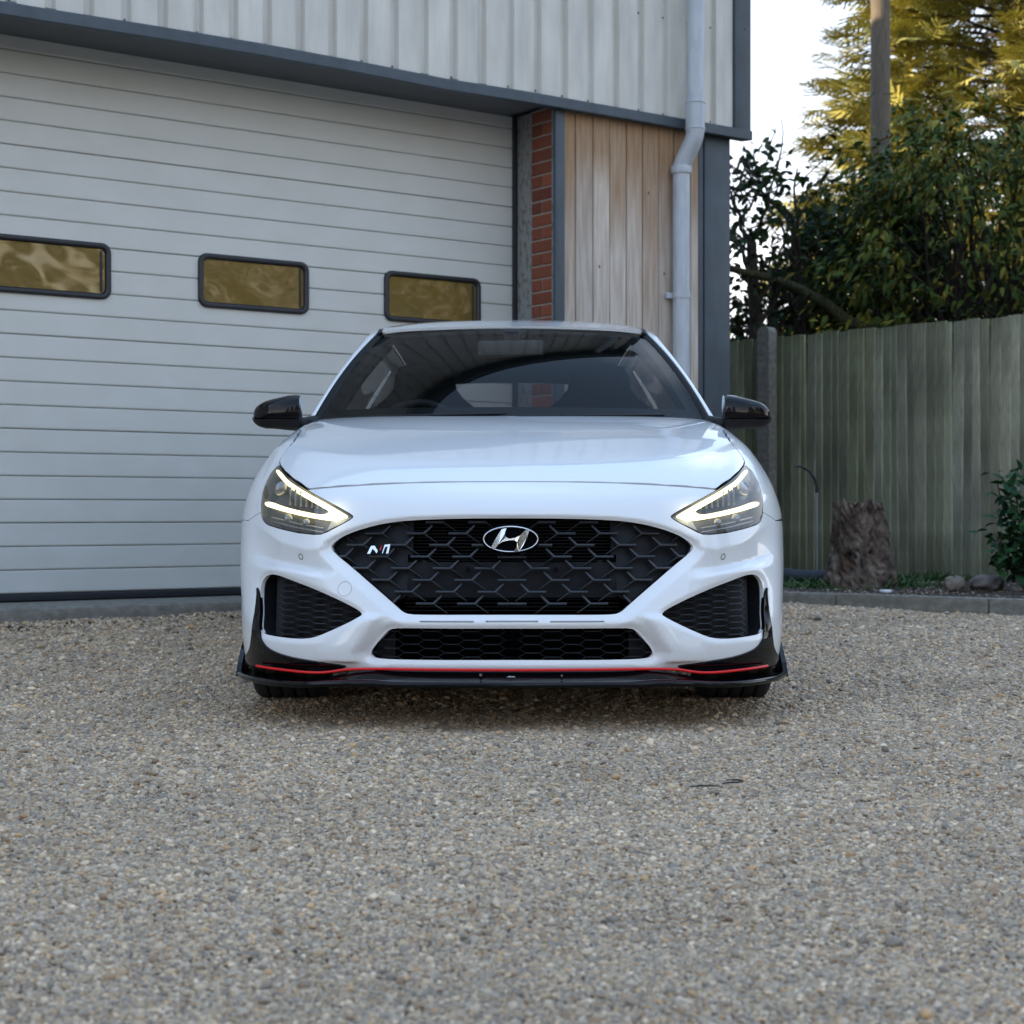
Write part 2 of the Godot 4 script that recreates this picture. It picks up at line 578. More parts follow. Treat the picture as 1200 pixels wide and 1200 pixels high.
	while cy < 2.93:
		var spans := [[0.182, 0.415]] if row % 2 == 0 else [[0.182, 0.272], [0.282, 0.415]]
		for sp in spans:
			b = MB.new()
			b.col = vary(Color(0.36, 0.105, 0.055).lerp(Color(0.25, 0.070, 0.040), rng.randf()), 0.2)
			var hh := minf(0.065, 2.965 - cy)
			b.box(Vector3(-0.012 + rng.randf_range(-0.0015, 0.0015), cy + hh * 0.5, (sp[0] + sp[1]) * 0.5), Vector3(0.02, hh, sp[1] - sp[0]), 0.004)
			obj("brick", b, mats.brick, rv)
		cy += 0.0755
		row += 1
	# steel door jamb
	b = MB.new()
	b.box(Vector3(0.02, 1.575, 0.09), Vector3(0.06, 2.78, 0.175), 0.004)
	obj("door_jamb", b, mats.jamb, B)
	b = MB.new()
	b.box(Vector3(-0.016, 1.575, 0.014), Vector3(0.03, 2.78, 0.028), 0.003)
	obj("jamb_seal", b, mats.rubber_seal, B)
	# the sectional door: ribbed strips
	var door := sub("garage_door", B)
	var DL := -4.9
	var ys := [0.215]
	for i in 24:
		ys.append(0.331 + 0.1165 * i)
	ys[24] = 2.968
	for i in 24:
		var ya: float = ys[i]; var yb: float = ys[i + 1]
		if yb - ya < 0.02: continue
		var key := "strip"
		b = MB.new()
		# each strip: flat face, a rolled groove at its foot
		var joint: float = 0.011 if i % 4 == 3 else 0.007
		var pr := [Vector2(-0.03, ya), Vector2(-joint, ya + 0.002), Vector2(-0.001, ya + 0.007), Vector2(0.0, ya + 0.011), Vector2(0.0, yb - 0.004), Vector2(-0.002, yb - 0.001), Vector2(-0.03, yb)]
		b.extrude(pr, Vector3(DL, 0, 0), Vector3(0, 0, 1), Vector3(0, 1, 0), Vector3(-0.03 - DL, 0, 0), false)
		obj("door_panel", b, mats.door_panel, door)
	b = MB.new()
	b.box(Vector3(DL * 0.5 - 0.015, 0.196, -0.008), Vector3(-0.03 - DL, 0.038, 0.03), 0.006)
	obj("bottom_seal", b, mats.rubber_seal, door)
	# four windows with rounded rubber frames
	for cxw in [-0.593, -1.738, -2.884, -4.03]:
		var w := 0.330; var h := 0.143; var cyw := 1.842
		var loops := []
		for q in [[0.0, -0.02, 0.05], [0.0, 0.012, 0.05], [0.006, 0.018, 0.046], [0.022, 0.018, 0.034], [0.030, 0.010, 0.028], [0.031, -0.012, 0.028]]:
			loops.append(round_rect(cxw, cyw, w - q[0], h - q[0], q[2], q[1]))
		b = MB.new()
		b.grid(loops, true, true)
		obj("window_frame", b, mats.window_rubber, door)
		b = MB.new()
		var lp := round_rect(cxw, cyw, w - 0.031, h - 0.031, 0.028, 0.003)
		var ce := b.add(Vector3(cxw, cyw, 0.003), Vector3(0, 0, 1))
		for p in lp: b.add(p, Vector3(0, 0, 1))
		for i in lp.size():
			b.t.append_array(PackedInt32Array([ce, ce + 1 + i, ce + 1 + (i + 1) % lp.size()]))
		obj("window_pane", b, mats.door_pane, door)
		b = MB.new()
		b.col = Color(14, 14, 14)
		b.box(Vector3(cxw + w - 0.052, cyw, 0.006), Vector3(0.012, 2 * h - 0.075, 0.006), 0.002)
		obj("glazing_strip", b, mats.rubber_seal, door)
	# concrete threshold in front of the door
	b = MB.new()
	b.box(Vector3(-2.9, 0.087, 0.21), Vector3(6.2, 0.174, 0.60), 0.012)
	obj("threshold", b, mats.concrete, B)
	b = MB.new()
	b.box(Vector3(0.85, 0.075, 0.29), Vector3(1.28, 0.13, 0.36), 0.012)
	obj("plinth", b, mats.concrete, B)

func round_rect(cx: float, cy: float, w: float, h: float, r: float, z: float, n := 5) -> Array:
	var out := []
	for k in 4:
		var sx := 1.0 if k in [0, 3] else -1.0
		var sy := 1.0 if k in [0, 1] else -1.0
		for i in n + 1:
			var a := PI * 0.5 * k + PI * 0.5 * i / n
			out.append(Vector3(cx + sx * (w - r) + cos(a) * r, cy + sy * (h - r) + sin(a) * r, z))
	return out

# ------------------------------------------------------------------ drainpipe on the corner
func build_drainpipe() -> void:
	var D := thing("drainpipe", "pale grey plastic drainpipe with an offset bend beside the cedar boards", "drainpipe", Vector3(0.025, 0, -10.4), deg_to_rad(PHI))
	var m: Material = mats.drain_plastic
	var R := 0.052
	var xu := 0.880; var zu := 0.605; var xl := 0.850; var zl := 0.515
	var b := MB.new()
	b.tube([Vector3(xu, 3.05, zu), Vector3(xu, EAVES - 0.12, zu)], R, 20)
	obj("pipe", b, m, D)
	b = MB.new()
	b.tube([Vector3(xu, 2.88, zu), Vector3(xu, 2.885, zu), Vector3(xu, 3.075, zu), Vector3(xu, 3.08, zu)], [R, R + 0.006, R + 0.006, R], 20)
	obj("coupler", b, m, D)
	for yy in [2.905, 3.06]:
		b = MB.new()
		b.tube([Vector3(xu, yy - 0.007, zu), Vector3(xu, yy - 0.004, zu), Vector3(xu, yy + 0.004, zu), Vector3(xu, yy + 0.007, zu)], [R + 0.006, R + 0.010, R + 0.010, R + 0.006], 20, false)
		obj("collar", b, m, D)
	b = MB.new()
	var pts := []
	for i in 17:
		var t := i / 16.0
		var s := t * t * (3.0 - 2.0 * t)
		pts.append(Vector3(lerpf(xu, xl, s), lerpf(2.89, 2.66, t), lerpf(zu, zl, s)))
	b.tube(pts, R + 0.003, 20)
	obj("offset_bend", b, m, D)
	b = MB.new()
	b.tube([Vector3(xl, 2.645, zl), Vector3(xl, 2.65, zl), Vector3(xl, 2.69, zl), Vector3(xl, 2.695, zl)], [R + 0.003, R + 0.011, R + 0.011, R + 0.003], 20)
	obj("collar", b, m, D)
	b = MB.new()
	b.tube([Vector3(xl, 0.12, zl), Vector3(xl, 2.66, zl)], R, 20)
	obj("pipe", b, m, D)
	for yy in [0.9, 1.9]:
		b = MB.new()
		b.tube([Vector3(xl, yy, zl), Vector3(xl, yy + 0.035, zl)], R + 0.005, 20)
		b.box(Vector3(xl, yy + 0.017, zl - 0.04), Vector3(0.17, 0.035, 0.02), 0.003)
		obj("bracket", b, m, D)

# ------------------------------------------------------------------ kerb and planting bed
func kerb_d(x: float) -> float:
	return 9.08 + (2.66 - x) * 0.811 + 0.02 * maxf(0.0, x - 2.2)

func build_kerb_and_bed() -> void:
	var K := Node3D.new()
	K.name = "kerb"
	add_child(K)
	tag(K, "low grey kerb along the edge of the planting bed", "kerb", "", "structure")
	var x := 1.12
	var i := 0
	while x < 7.0:
		var x2 := x + 0.9 * 0.777
		var p := Vector3(x, 0, -kerb_d(x)); var q := Vector3(x2, 0, -kerb_d(x2))
		var mid := (p + q) * 0.5
		var b := MB.new()
		b.col = vary(Color(1.08, 1.06, 1.03), 0.07)
		b.box(Vector3.ZERO, Vector3(p.distance_to(q) - 0.004, 0.30, 0.055), 0.007)
		var o := obj("kerb_stone", b, mats.concrete, K)
		o.position = Vector3(mid.x, 0.168 - 0.15 + rng.randf_range(-0.002, 0.002), mid.z)
		o.rotation.y = atan2(-(q.z - p.z), q.x - p.x)
		x = x2
		i += 1
	# bed of dark soil from the kerb back under the trees
	var b2 := MB.new()
	var fn := FastNoiseLite.new(); fn.seed = 4; fn.frequency = 1.1
	var rows := []
	for r in 26:
		var back := [0.02, 0.1, 0.2, 0.3, 0.45, 0.6, 0.75, 0.9, 1.1, 1.3, 1.5, 1.8, 2.1, 2.5, 3.0, 3.6, 4.5, 6.0, 8.0, 11.0, 15.0, 22.0, 35.0, 60.0, 120.0, 300.0][r] as float
		var row := []
		for c in 40:
			var xx := 1.1 + c * 0.16 + maxf(0.0, c - 30.0) * maxf(0.0, c - 30.0) * 0.35
			row.append(Vector3(xx + back * 0.15, 0.150 + (0.035 * fn.get_noise_2d(xx * 2.0, back * 2.0)) * smoothstep(0.0, 0.3, back), -(kerb_d(minf(xx, 7.0)) + back + 0.01)))
		rows.append(row)
	b2.grid(rows)
	tag(obj("soil_bed", b2, mats.soil, self), "bare dark soil behind the kerb and under the trees", "ground", "", "structure")

# ------------------------------------------------------------------ fence
const FA := Vector3(2.208, 0, -13.5)      # a point on the fence line, seen beside the post
const FDIR := Vector3(0.6907, 0, 0.7232)  # along the fence, towards the camera

func build_fence() -> void:
	var F := thing("board_fence", "weathered grey green wooden fence of upright boards behind the bed", "fence")
	var turn := atan2(-FDIR.z, FDIR.x)
	var s := -1.75
	var k := 0
	var bs := Basis(Vector3.UP, turn)
	while s < 6.6:
		var w := 0.074 + rng.randf_range(-0.006, 0.008)
		var b := MB.new()
		# green with algae on the left and towards the top, silver grey to the right
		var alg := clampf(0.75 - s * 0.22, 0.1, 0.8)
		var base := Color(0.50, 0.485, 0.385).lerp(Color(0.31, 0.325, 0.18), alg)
		base = vary(base, 0.27)
		var top := 1.985 + rng.randf_range(-0.007, 0.007)
		var n := 12
		var th := 0.023
		var ph := rng.randf() * 20.0
		var lean := rng.randf_range(-0.002, 0.002)
		var pr := [Vector2(-0.010, -0.003), Vector2(-0.010, 0.004), Vector2(-0.006, 0.006), Vector2(w + 0.009, th), Vector2(w + 0.012, th - 0.003), Vector2(w + 0.012, -0.003)]
		for r in n:
			var cc := []
			var yy2 := []
			for q in 2:
				var yy := lerpf(0.16, top, float(r + q) / n)
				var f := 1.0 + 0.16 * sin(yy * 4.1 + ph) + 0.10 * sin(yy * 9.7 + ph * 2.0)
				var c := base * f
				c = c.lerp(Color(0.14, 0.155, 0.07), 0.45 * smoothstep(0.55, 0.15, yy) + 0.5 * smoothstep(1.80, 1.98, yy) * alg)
				cc.append(Color(c.r, c.g, c.b)); yy2.append(yy)
			for e in 5:
				var p: Vector2 = pr[e]; var q2: Vector2 = pr[e + 1]
				var nn := Vector3(-(q2.y - p.y), 0, q2.x - p.x).normalized()
				var i0 := b.addc(Vector3(p.x + lean * r, yy2[0], p.y), nn, cc[0]); b.addc(Vector3(q2.x + lean * r, yy2[0], q2.y), nn, cc[0])
				b.addc(Vector3(q2.x + lean * (r + 1), yy2[1], q2.y), nn, cc[1]); b.addc(Vector3(p.x + lean * (r + 1), yy2[1], p.y), nn, cc[1])
				b.t.append_array(PackedInt32Array([i0, i0 + 1, i0 + 2, i0, i0 + 2, i0 + 3]))
		b.col = base
		var tp := Vector3(lean * n, top, 0)
		b.quad(Vector3(-0.010, 0, -0.003) + tp, Vector3(-0.006, 0, 0.006) + tp, Vector3(w + 0.009, 0, th) + tp, Vector3(w + 0.012, 0, -0.003) + tp)
		b.col = Color(0.10, 0.09, 0.07)
		for ny in [0.45, 1.1, 1.75]:
			var nc := Vector3(w * 0.5, ny + 0.01 * sin(ph), 0.5 * (0.006 + th) + 0.0015)
			b.tri(nc + Vector3(-0.004, -0.003, 0), nc + Vector3(0.004, -0.003, 0), nc + Vector3(0.0, 0.005, 0))
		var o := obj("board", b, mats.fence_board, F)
		o.transform = Transform3D(bs, FA + FDIR * s)
		s += w
		k += 1
	for y in [0.45, 1.1, 1.75]:
		var rb := MB.new()
		rb.col = Color(0.14, 0.12, 0.085)
		rb.box(Vector3(2.4, y, -0.03), Vector3(8.4, 0.09, 0.05), 0.005)
		var o := obj("rail", rb, mats.fence_board, F)
		o.transform = Transform3D(bs, FA)
	# concrete posts with rounded tops
	for ps in [-0.24, 2.76, 5.76]:
		var pb := MB.new()
		var prof := []
		var hw := 0.057
		prof.append(Vector2(-hw, 0.0)); prof.append(Vector2(hw, 0.0))
		for i in 7:
			var a := PI * i / 6.0
			prof.append(Vector2(cos(a) * hw, 2.02 + sin(a) * 0.045))
		var front := 0.075 if ps < 0 else -0.075
		pb.extrude(prof, Vector3(0, 0, front - 0.05), Vector3(1, 0, 0), Vector3(0, 1, 0), Vector3(0, 0, 0.1))
		pb.col = Color(0.8, 0.8, 0.75)
		var o := obj("post", pb, mats.concrete, F)
		o.transform = Transform3D(bs, FA + FDIR * ps)

# ------------------------------------------------------------------ trees
func leaf_mesh(len: float, wid: float, curl: float, m: Material) -> ArrayMesh:
	var b := MB.new()
	var rows := []
	for i in 5:
		var t := i / 4.0
		var w := wid * sin(PI * (0.06 + 0.90 * pow(t, 0.85))) * 0.5
		var y := -curl * len * t * t
		rows.append([Vector3(-w, y + w * 0.35, t * len), Vector3(0, y, t * len), Vector3(w, y + w * 0.35, t * len)])
	b.grid(rows)
	return b.mesh(m)

func spray_mesh(sd: int) -> ArrayMesh:
	# a flat fan of scaly twigs
	var r := RandomNumberGenerator.new()
	r.seed = sd
	var b := MB.new()
	for s in 9:
		var side := -1.0 if s % 2 == 0 else 1.0
		var z0 := 0.03 + 0.028 * s
		var a := side * (0.95 - s * 0.06)
		var L := 0.20 - 0.012 * s + r.randf_range(-0.03, 0.03)
		var dir := Vector3(sin(a), r.randf_range(-0.25, 0.1), cos(a)).normalized()
		var sd_ := dir.cross(Vector3.UP).normalized()
		var p := Vector3(0, 0, z0)
		for q in 2:
			var w := 0.020 if q == 0 else 0.014
			var p2 := p + dir * L * 0.5 + Vector3(0, -0.012, 0)
			b.tri(p - sd_ * w * 0.6, p + sd_ * w * 0.6, p2 + sd_ * w)
			b.tri(p - sd_ * w * 0.6, p2 + sd_ * w, p2 - sd_ * w)
			p = p2
		b.tri(p - sd_ * 0.013, p + sd_ * 0.013, p + dir * 0.05)
	b.tri(Vector3(-0.012, 0, 0), Vector3(0.012, 0, 0), Vector3(0, -0.02, 0.40))
	return b.mesh(mats.spray)

func scatter(called: String, mesh: Mesh, list: Array, parent: Node3D) -> MultiMeshInstance3D:
	var mm := MultiMesh.new()
	mm.transform_format = MultiMesh.TRANSFORM_3D
	mm.use_colors = true
	mm.mesh = mesh
	mm.instance_count = list.size()
	for i in list.size():
		mm.set_instance_transform(i, list[i][0])
		mm.set_instance_color(i, list[i][1])
	var o := MultiMeshInstance3D.new()
	o.name = called if parent != self else numbered(called)
	o.multimesh = mm
	o.set_meta("kind", "stuff")
	parent.add_child(o, true)
	return o

func limb(b: MB, a: Vector3, e: Vector3, r0: float, r1: float, wob: float, n := 7) -> Array:
	var p := []; var rr := []
	var off := Vector3.ZERO
	for i in n:
		var t := float(i) / (n - 1)
		if i > 0 and i < n - 1:
			off = off * 0.6 + Vector3(rng.randf_range(-wob, wob), rng.randf_range(-wob, wob) * 0.4, rng.randf_range(-wob, wob))
		else:
			off = off * 0.5
		p.append(a.lerp(e, t) + off); rr.append(lerpf(r0, r1, t))
	b.tube(p, rr, 8)
	return p

func look(dir: Vector3, roll := 0.0) -> Basis:
	var up := Vector3.UP if absf(dir.normalized().y) < 0.95 else Vector3.RIGHT
	return Basis.looking_at(-dir.normalized(), up).rotated(dir.normalized(), roll)

# broadleaf evergreen: trunk, limbs and clusters of leaves on twigs
func laurel(at: Vector3, height: float, spread: float, low: float, nclump: int, per: int, leaf: float, label: String, tints: Array, trunks := 3, twigs := true, depth := 1.0) -> Node3D:
	var T := thing("laurel_tree", label, "tree", at, 0.0, "evergreen trees behind the fence")
	var list := []; var list2 := []
	var tb := MB.new()
	var tips := []
	for k in trunks:
		var a := TAU * k / trunks + rng.randf()
		var foot := Vector3(cos(a) * 0.25 * minf(1.0, spread), -0.1, sin(a) * 0.15)
		var top := Vector3(cos(a) * spread * 0.45, height * rng.randf_range(0.62, 0.85), sin(a) * spread * 0.3 * depth)
		var pp := limb(tb, foot, top, 0.075 * height / 4.0, 0.03, 0.06, 9)
		for q in 4:
			var o: Vector3 = pp[3 + q]
			tips.append(o)
	obj("trunk", tb, mats.bark, T)
	var bb := MB.new()
	var clumps := []
	for i in nclump:
		var y := lerpf(low, 1.0, pow(rng.randf(), 0.8)) * height
		var f := clampf(1.15 - absf(y / height - 0.62) * 1.1, 0.35, 1.0)
		var a := rng.randf() * TAU
		var r := spread * f * sqrt(rng.randf_range(0.15, 1.0))
		clumps.append(Vector3(cos(a) * r, y, sin(a) * r * depth))
	for i in clumps.size():
		var c: Vector3 = clumps[i]
		if twigs and i % 2 == 0:
			var o: Vector3 = tips[i % tips.size()]
			limb(bb, o, c, 0.026, 0.007, 0.10, 6)
		var out := Vector3(c.x, 0.0, c.z / maxf(depth, 0.3)).normalized()
		var twd := []
		for q in 4: twd.append((out * 0.5 + Vector3(rng.randf_range(-1, 1), rng.randf_range(-0.9, 0.9), rng.randf_range(-1, 1))).normalized())
		for q in per:
			var tw: Vector3 = twd[q % 4]
			var dir := (out * 0.4 + tw * 0.5 + Vector3(rng.randf_range(-0.8, 0.8), rng.randf_range(-1.2, 0.35), rng.randf_range(-0.8, 0.8))).normalized()
			var p := c + tw * (0.06 + 0.34 * rng.randf()) * clampf(spread, 0.6, 1.3) + Vector3(rng.randfn(), rng.randfn(), rng.randfn()) * 0.045
			var s := leaf * rng.randf_range(0.65, 1.25)
			var tint: Color = tints[rng.randi() % tints.size()]
			var e := [Transform3D(look(dir, rng.randf_range(-0.9, 0.9)).scaled(Vector3(s, s, s)), p), vary(tint, 0.3)]
			if q % 2 == 0: list.append(e)
			else: list2.append(e)
	if bb.v.size(): obj("branch", bb, mats.bark, T)
	if not mats.has("lm1"):
		mats["lm1"] = leaf_mesh(1.0, 0.34, 0.22, mats.leaf)
		mats["lm2"] = leaf_mesh(1.0, 0.40, 0.45, mats.leaf)
	scatter("foliage", mats.lm1, list, T)
	scatter("foliage", mats.lm2, list2, T)
	return T

func conifer(at: Vector3, height: float, spread: float, low: float, whorls: int, label: String, tint: Color, called := "cypress_tree") -> void:
	var T := thing(called, label, "tree", at, 0.0, "golden cypress trees" if called == "cypress_tree" else "unseen dark conifers added behind the photographer")
	var b := MB.new()
	limb(b, Vector3(0, -0.1, 0), Vector3(0.1, height, 0), 0.22, 0.03, 0.03, 10)
	obj("trunk", b, mats.bark, T)
	var br := MB.new()
	var lists := [[], [], []]
	for w in whorls:
		var t := float(w) / whorls
		var y := lerpf(low, height * 0.98, t)
		var R := spread * pow(1.0 - t * 0.93, 0.75)
		for k in 7:
			var a := TAU * (k + rng.randf() * 0.8) / 7.0 + w * 1.7
			var L := R * rng.randf_range(0.72, 1.12)
			var dir := Vector3(cos(a), rng.randf_range(0.05, 0.35), sin(a))
			var o := Vector3(0, y, 0)
			var e := o + dir * L + Vector3(0, -0.06 * L * L, 0)
			if w % 2 == 0:
				br.tube([o, (o + e) * 0.5 + Vector3(0, 0.08, 0), e], [0.035, 0.02, 0.006], 5)
			var ns := int(5 + L * 11.0)
			for q in ns:
				var s := 0.18 + 0.82 * sqrt((q + rng.randf()) / ns)
				var p := o.lerp(e, s) + Vector3(rng.randfn() * 0.10, rng.randfn() * 0.08 + 0.05, rng.randfn() * 0.10)
				var d2 := (Vector3(cos(a + rng.randf_range(-0.9, 0.9)), rng.randf_range(-0.25, 0.45), sin(a + rng.randf_range(-0.9, 0.9))))
				var sc := rng.randf_range(0.75, 1.5)
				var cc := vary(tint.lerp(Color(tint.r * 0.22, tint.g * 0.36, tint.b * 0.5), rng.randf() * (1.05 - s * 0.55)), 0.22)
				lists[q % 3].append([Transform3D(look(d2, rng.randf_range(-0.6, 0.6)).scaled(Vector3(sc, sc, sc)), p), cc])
	obj("branch", br, mats.bark, T)
	for i in 3:
		if not mats.has("sm%d" % i): mats["sm%d" % i] = spray_mesh(40 + i)
		scatter("foliage", mats["sm%d" % i], lists[i], T)

func build_trees() -> void:
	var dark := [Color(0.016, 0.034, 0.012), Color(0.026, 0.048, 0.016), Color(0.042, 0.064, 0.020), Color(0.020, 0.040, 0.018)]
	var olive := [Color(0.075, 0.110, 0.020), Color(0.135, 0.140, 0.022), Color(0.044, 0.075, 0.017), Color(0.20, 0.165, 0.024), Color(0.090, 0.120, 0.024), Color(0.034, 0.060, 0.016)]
	# tall hedge behind the fence, right to left
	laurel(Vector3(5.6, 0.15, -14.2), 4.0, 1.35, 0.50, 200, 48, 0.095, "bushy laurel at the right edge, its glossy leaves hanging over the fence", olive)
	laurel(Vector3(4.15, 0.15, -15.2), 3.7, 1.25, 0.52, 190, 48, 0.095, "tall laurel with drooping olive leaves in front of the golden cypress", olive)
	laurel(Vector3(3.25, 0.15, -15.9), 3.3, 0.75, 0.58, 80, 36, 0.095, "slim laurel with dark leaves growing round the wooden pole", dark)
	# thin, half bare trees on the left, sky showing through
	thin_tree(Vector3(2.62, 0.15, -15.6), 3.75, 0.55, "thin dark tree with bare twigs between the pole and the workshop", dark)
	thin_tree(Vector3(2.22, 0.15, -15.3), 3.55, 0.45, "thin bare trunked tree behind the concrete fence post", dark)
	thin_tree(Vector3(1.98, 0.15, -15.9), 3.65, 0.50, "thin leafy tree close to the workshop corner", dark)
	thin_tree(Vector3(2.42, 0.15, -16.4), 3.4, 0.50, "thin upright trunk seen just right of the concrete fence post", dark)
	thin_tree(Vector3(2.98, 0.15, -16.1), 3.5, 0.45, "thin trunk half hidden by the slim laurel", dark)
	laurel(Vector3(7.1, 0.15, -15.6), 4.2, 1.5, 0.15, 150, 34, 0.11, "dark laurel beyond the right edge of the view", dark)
	# mossy branch reaching across
	var MBr := MB.new()
	var p := []
	for q in [[1.70, 2.75], [2.02, 2.68], [2.25, 2.64], [2.45, 2.55], [2.68, 2.40], [2.86, 2.24], [3.1, 2.15]]:
		p.append(Vector3(q[0], q[1], -15.0 + 0.1 * sin(q[0] * 5.0)))
	MBr.col = Color(0.75, 1.0, 0.45)
	MBr.tube(p, [0.028, 0.032, 0.036, 0.040, 0.048, 0.056, 0.062], 8)
	tag(obj("mossy_branch", MBr, mats.bark, self), "thick mossy branch reaching sideways above the fence post", "branch")
	# wooden pole
	var P := MB.new()
	P.tube([Vector3(0, 0, 0), Vector3(0.01, 5.0, 0), Vector3(0.0, 9.5, 0)], [0.105, 0.098, 0.085], 14)
	var pole := obj("wooden_pole", P, mats.pole_wood, self)
	pole.position = Vector3(3.68, 0.1, -17.5)
	tag(pole, "tall round weathered wooden pole rising out of the hedge", "pole")
	# golden cypresses beyond, in the sun
	conifer(Vector3(7.3, 0.1, -25.5), 14.5, 3.5, 2.6, 72, "tall golden cypress lit by the sun behind the hedge", Color(0.38, 0.34, 0.09))
	conifer(Vector3(10.6, 0.1, -26.5), 11.5, 2.6, 1.2, 36, "second golden cypress standing to the right behind the laurels", Color(0.26, 0.27, 0.09))
	# lower sunlit bushes seen between the trunks
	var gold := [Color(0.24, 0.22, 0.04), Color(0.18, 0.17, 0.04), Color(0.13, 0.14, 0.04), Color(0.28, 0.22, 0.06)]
	var bl := ["low yellow green bush seen between the bare trunks", "wide sunlit bush far behind the mossy branch", "sunlit bush far behind the slim laurel", "sunlit bush glimpsed under the olive laurels", "sunlit bush behind the right end of the fence"]
	var bx := [[4.4, 29.0, 3.3, 1.3], [6.0, 31.0, 4.2, 1.7], [7.0, 27.5, 4.3, 1.6], [8.2, 25.0, 4.0, 1.7], [11.0, 24.0, 4.2, 2.0]]
	for i in bx.size():
		var q: Array = bx[i]
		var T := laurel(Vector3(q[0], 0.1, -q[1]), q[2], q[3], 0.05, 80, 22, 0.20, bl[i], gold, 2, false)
		T.set_meta("group", "sunlit bushes far behind the fence")
		T.name = numbered("sunlit_bush")
	# trees across the yard to the right, out of the frame: the door windows mirror them
	var far := ["golden cypress across the yard, nearest the fence end", "golden cypress across the yard beside the photographer", "golden cypress across the yard behind the photographer", "golden cypress across the yard, farthest from the workshop"]
	var fp := [[15.5, 3.5, 8.0, 2.6], [17.5, -0.5, 9.0, 2.8], [16.0, -5.0, 8.0, 2.6], [20.0, 5.0, 9.0, 2.6]]
	for i in 4:
		conifer(Vector3(fp[i][0], 0.0, -fp[i][1]), fp[i][2], fp[i][3], 0.5, 26, far[i], Color(0.36, 0.29, 0.045))
	# unseen row of dark conifers added behind the camera to darken the car reflections
	var dn := ["added unseen dark conifer at the left end of the row behind the photographer", "second added unseen dark conifer of the row behind the photographer", "middle added unseen dark conifer of the row behind the photographer", "fourth added unseen dark conifer of the row behind the photographer", "added unseen dark conifer at the right end of the row behind the photographer"]
	for i in 5:
		conifer(Vector3(-13.0 + i * 5.6, 0.0, 15.0 + 1.5 * (i % 2)), 7.5 + (i % 3), 3.3, 0.2, 20, dn[i], Color(0.05, 0.075, 0.03), "added_conifer")

func thin_tree(at: Vector3, height: float, spread: float, label: String, tints: Array) -> void:
	var T := thing("thin_tree", label, "tree", at, 0.0, "thin trees behind the fence")
	var b := MB.new()
	var top := Vector3(rng.randf_range(-0.12, 0.12), height * 0.8, 0.0)
	var pp := limb(b, Vector3(0, -0.1, 0), top, 0.085, 0.045, 0.04, 9)
	obj("trunk", b, mats.bark, T)
	var br := MB.new()
	var list := []
	for k in 13:
		var o: Vector3 = pp[3 + k % 6]
		var a := rng.randf() * TAU
		var e := o + Vector3(cos(a) * spread * rng.randf_range(0.6, 1.3), rng.randf_range(0.25, 0.9), sin(a) * spread)
		var bp := limb(br, o, e, 0.022, 0.007, 0.05, 7)
		for j in 3:
			var q: Vector3 = bp[3 + j]
			var e2 := q + Vector3(rng.randf_range(-0.35, 0.35), rng.randf_range(0.1, 0.5), rng.randf_range(-0.3, 0.3))
			var tp := limb(br, q, e2, 0.008, 0.004, 0.03, 5)
			var nl := 17 if rng.randf() < 0.8 else 5
			for l in nl:
				var pz: Vector3 = tp[1 + l % 4] + Vector3(rng.randfn(), rng.randfn(), rng.randfn()) * 0.10
				if pz.y > height * 1.02: continue
				var dir := Vector3(rng.randf_range(-1, 1), rng.randf_range(-0.8, 0.7), rng.randf_range(-1, 1))
				var s := rng.randf_range(0.06, 0.105)
				list.append([Transform3D(look(dir, rng.randf() * 2.0).scaled(Vector3(s, s, s)), pz), vary(tints[rng.randi() % tints.size()], 0.3)])
	obj("branch", br, mats.bark, T)
	if not mats.has("lm3"): mats["lm3"] = leaf_mesh(1.0, 0.55, 0.25, mats.leaf)
	scatter("foliage", mats.lm3, list, T)

# ------------------------------------------------------------------ the car: body shape
# Car frame: x across, y up, D = distance behind the foremost point of the nose. The skin is where car_g() is zero.
class Lut:
	var lo := 0.0
	var inv := 1.0
	var val := PackedFloat32Array()
	func _init(p: Array, step := 0.004):
		# monotone cubic through the points [x, y, x, y ...]
		var n := p.size() / 2
		var xs := []; var ys := []; var m := []
		for i in n: xs.append(float(p[2 * i])); ys.append(float(p[2 * i + 1]))
		var dl := []
		for i in n - 1: dl.append((ys[i + 1] - ys[i]) / (xs[i + 1] - xs[i]))
		for i in n:
			if i == 0: m.append(dl[0])
			elif i == n - 1: m.append(dl[n - 2])
			elif dl[i - 1] * dl[i] <= 0.0: m.append(0.0)
			else:
				var w1: float = 2.0 * (xs[i + 1] - xs[i]) + (xs[i] - xs[i - 1]); var w2: float = (xs[i + 1] - xs[i]) + 2.0 * (xs[i] - xs[i - 1])
				m.append((w1 + w2) / (w1 / dl[i - 1] + w2 / dl[i]))
		lo = xs[0]; inv = 1.0 / step
		var k := 0
		var x: float = lo
		while x <= xs[n - 1] + step:
			while k < n - 2 and x > xs[k + 1]: k += 1
			var h: float = xs[k + 1] - xs[k]
			var t: float = (x - xs[k]) / h
			if t > 1.0: val.append(ys[n - 1] + m[n - 1] * (x - xs[n - 1]))
			else:
				var t2 := t * t; var t3 := t2 * t
				val.append((2 * t3 - 3 * t2 + 1) * ys[k] + (t3 - 2 * t2 + t) * h * m[k] + (3 * t2 - 2 * t3) * ys[k + 1] + (t3 - t2) * h * m[k + 1])
			x += step
	func at(x: float) -> float:
		var f := (x - lo) * inv
		var n := val.size()
		if f <= 0.0: return val[0] + (val[1] - val[0]) * f
		if f >= n - 2: return val[n - 2] + (val[n - 1] - val[n - 2]) * (f - n + 2)
		var i := int(f)
		return val[i] + (val[i + 1] - val[i]) * (f - i)

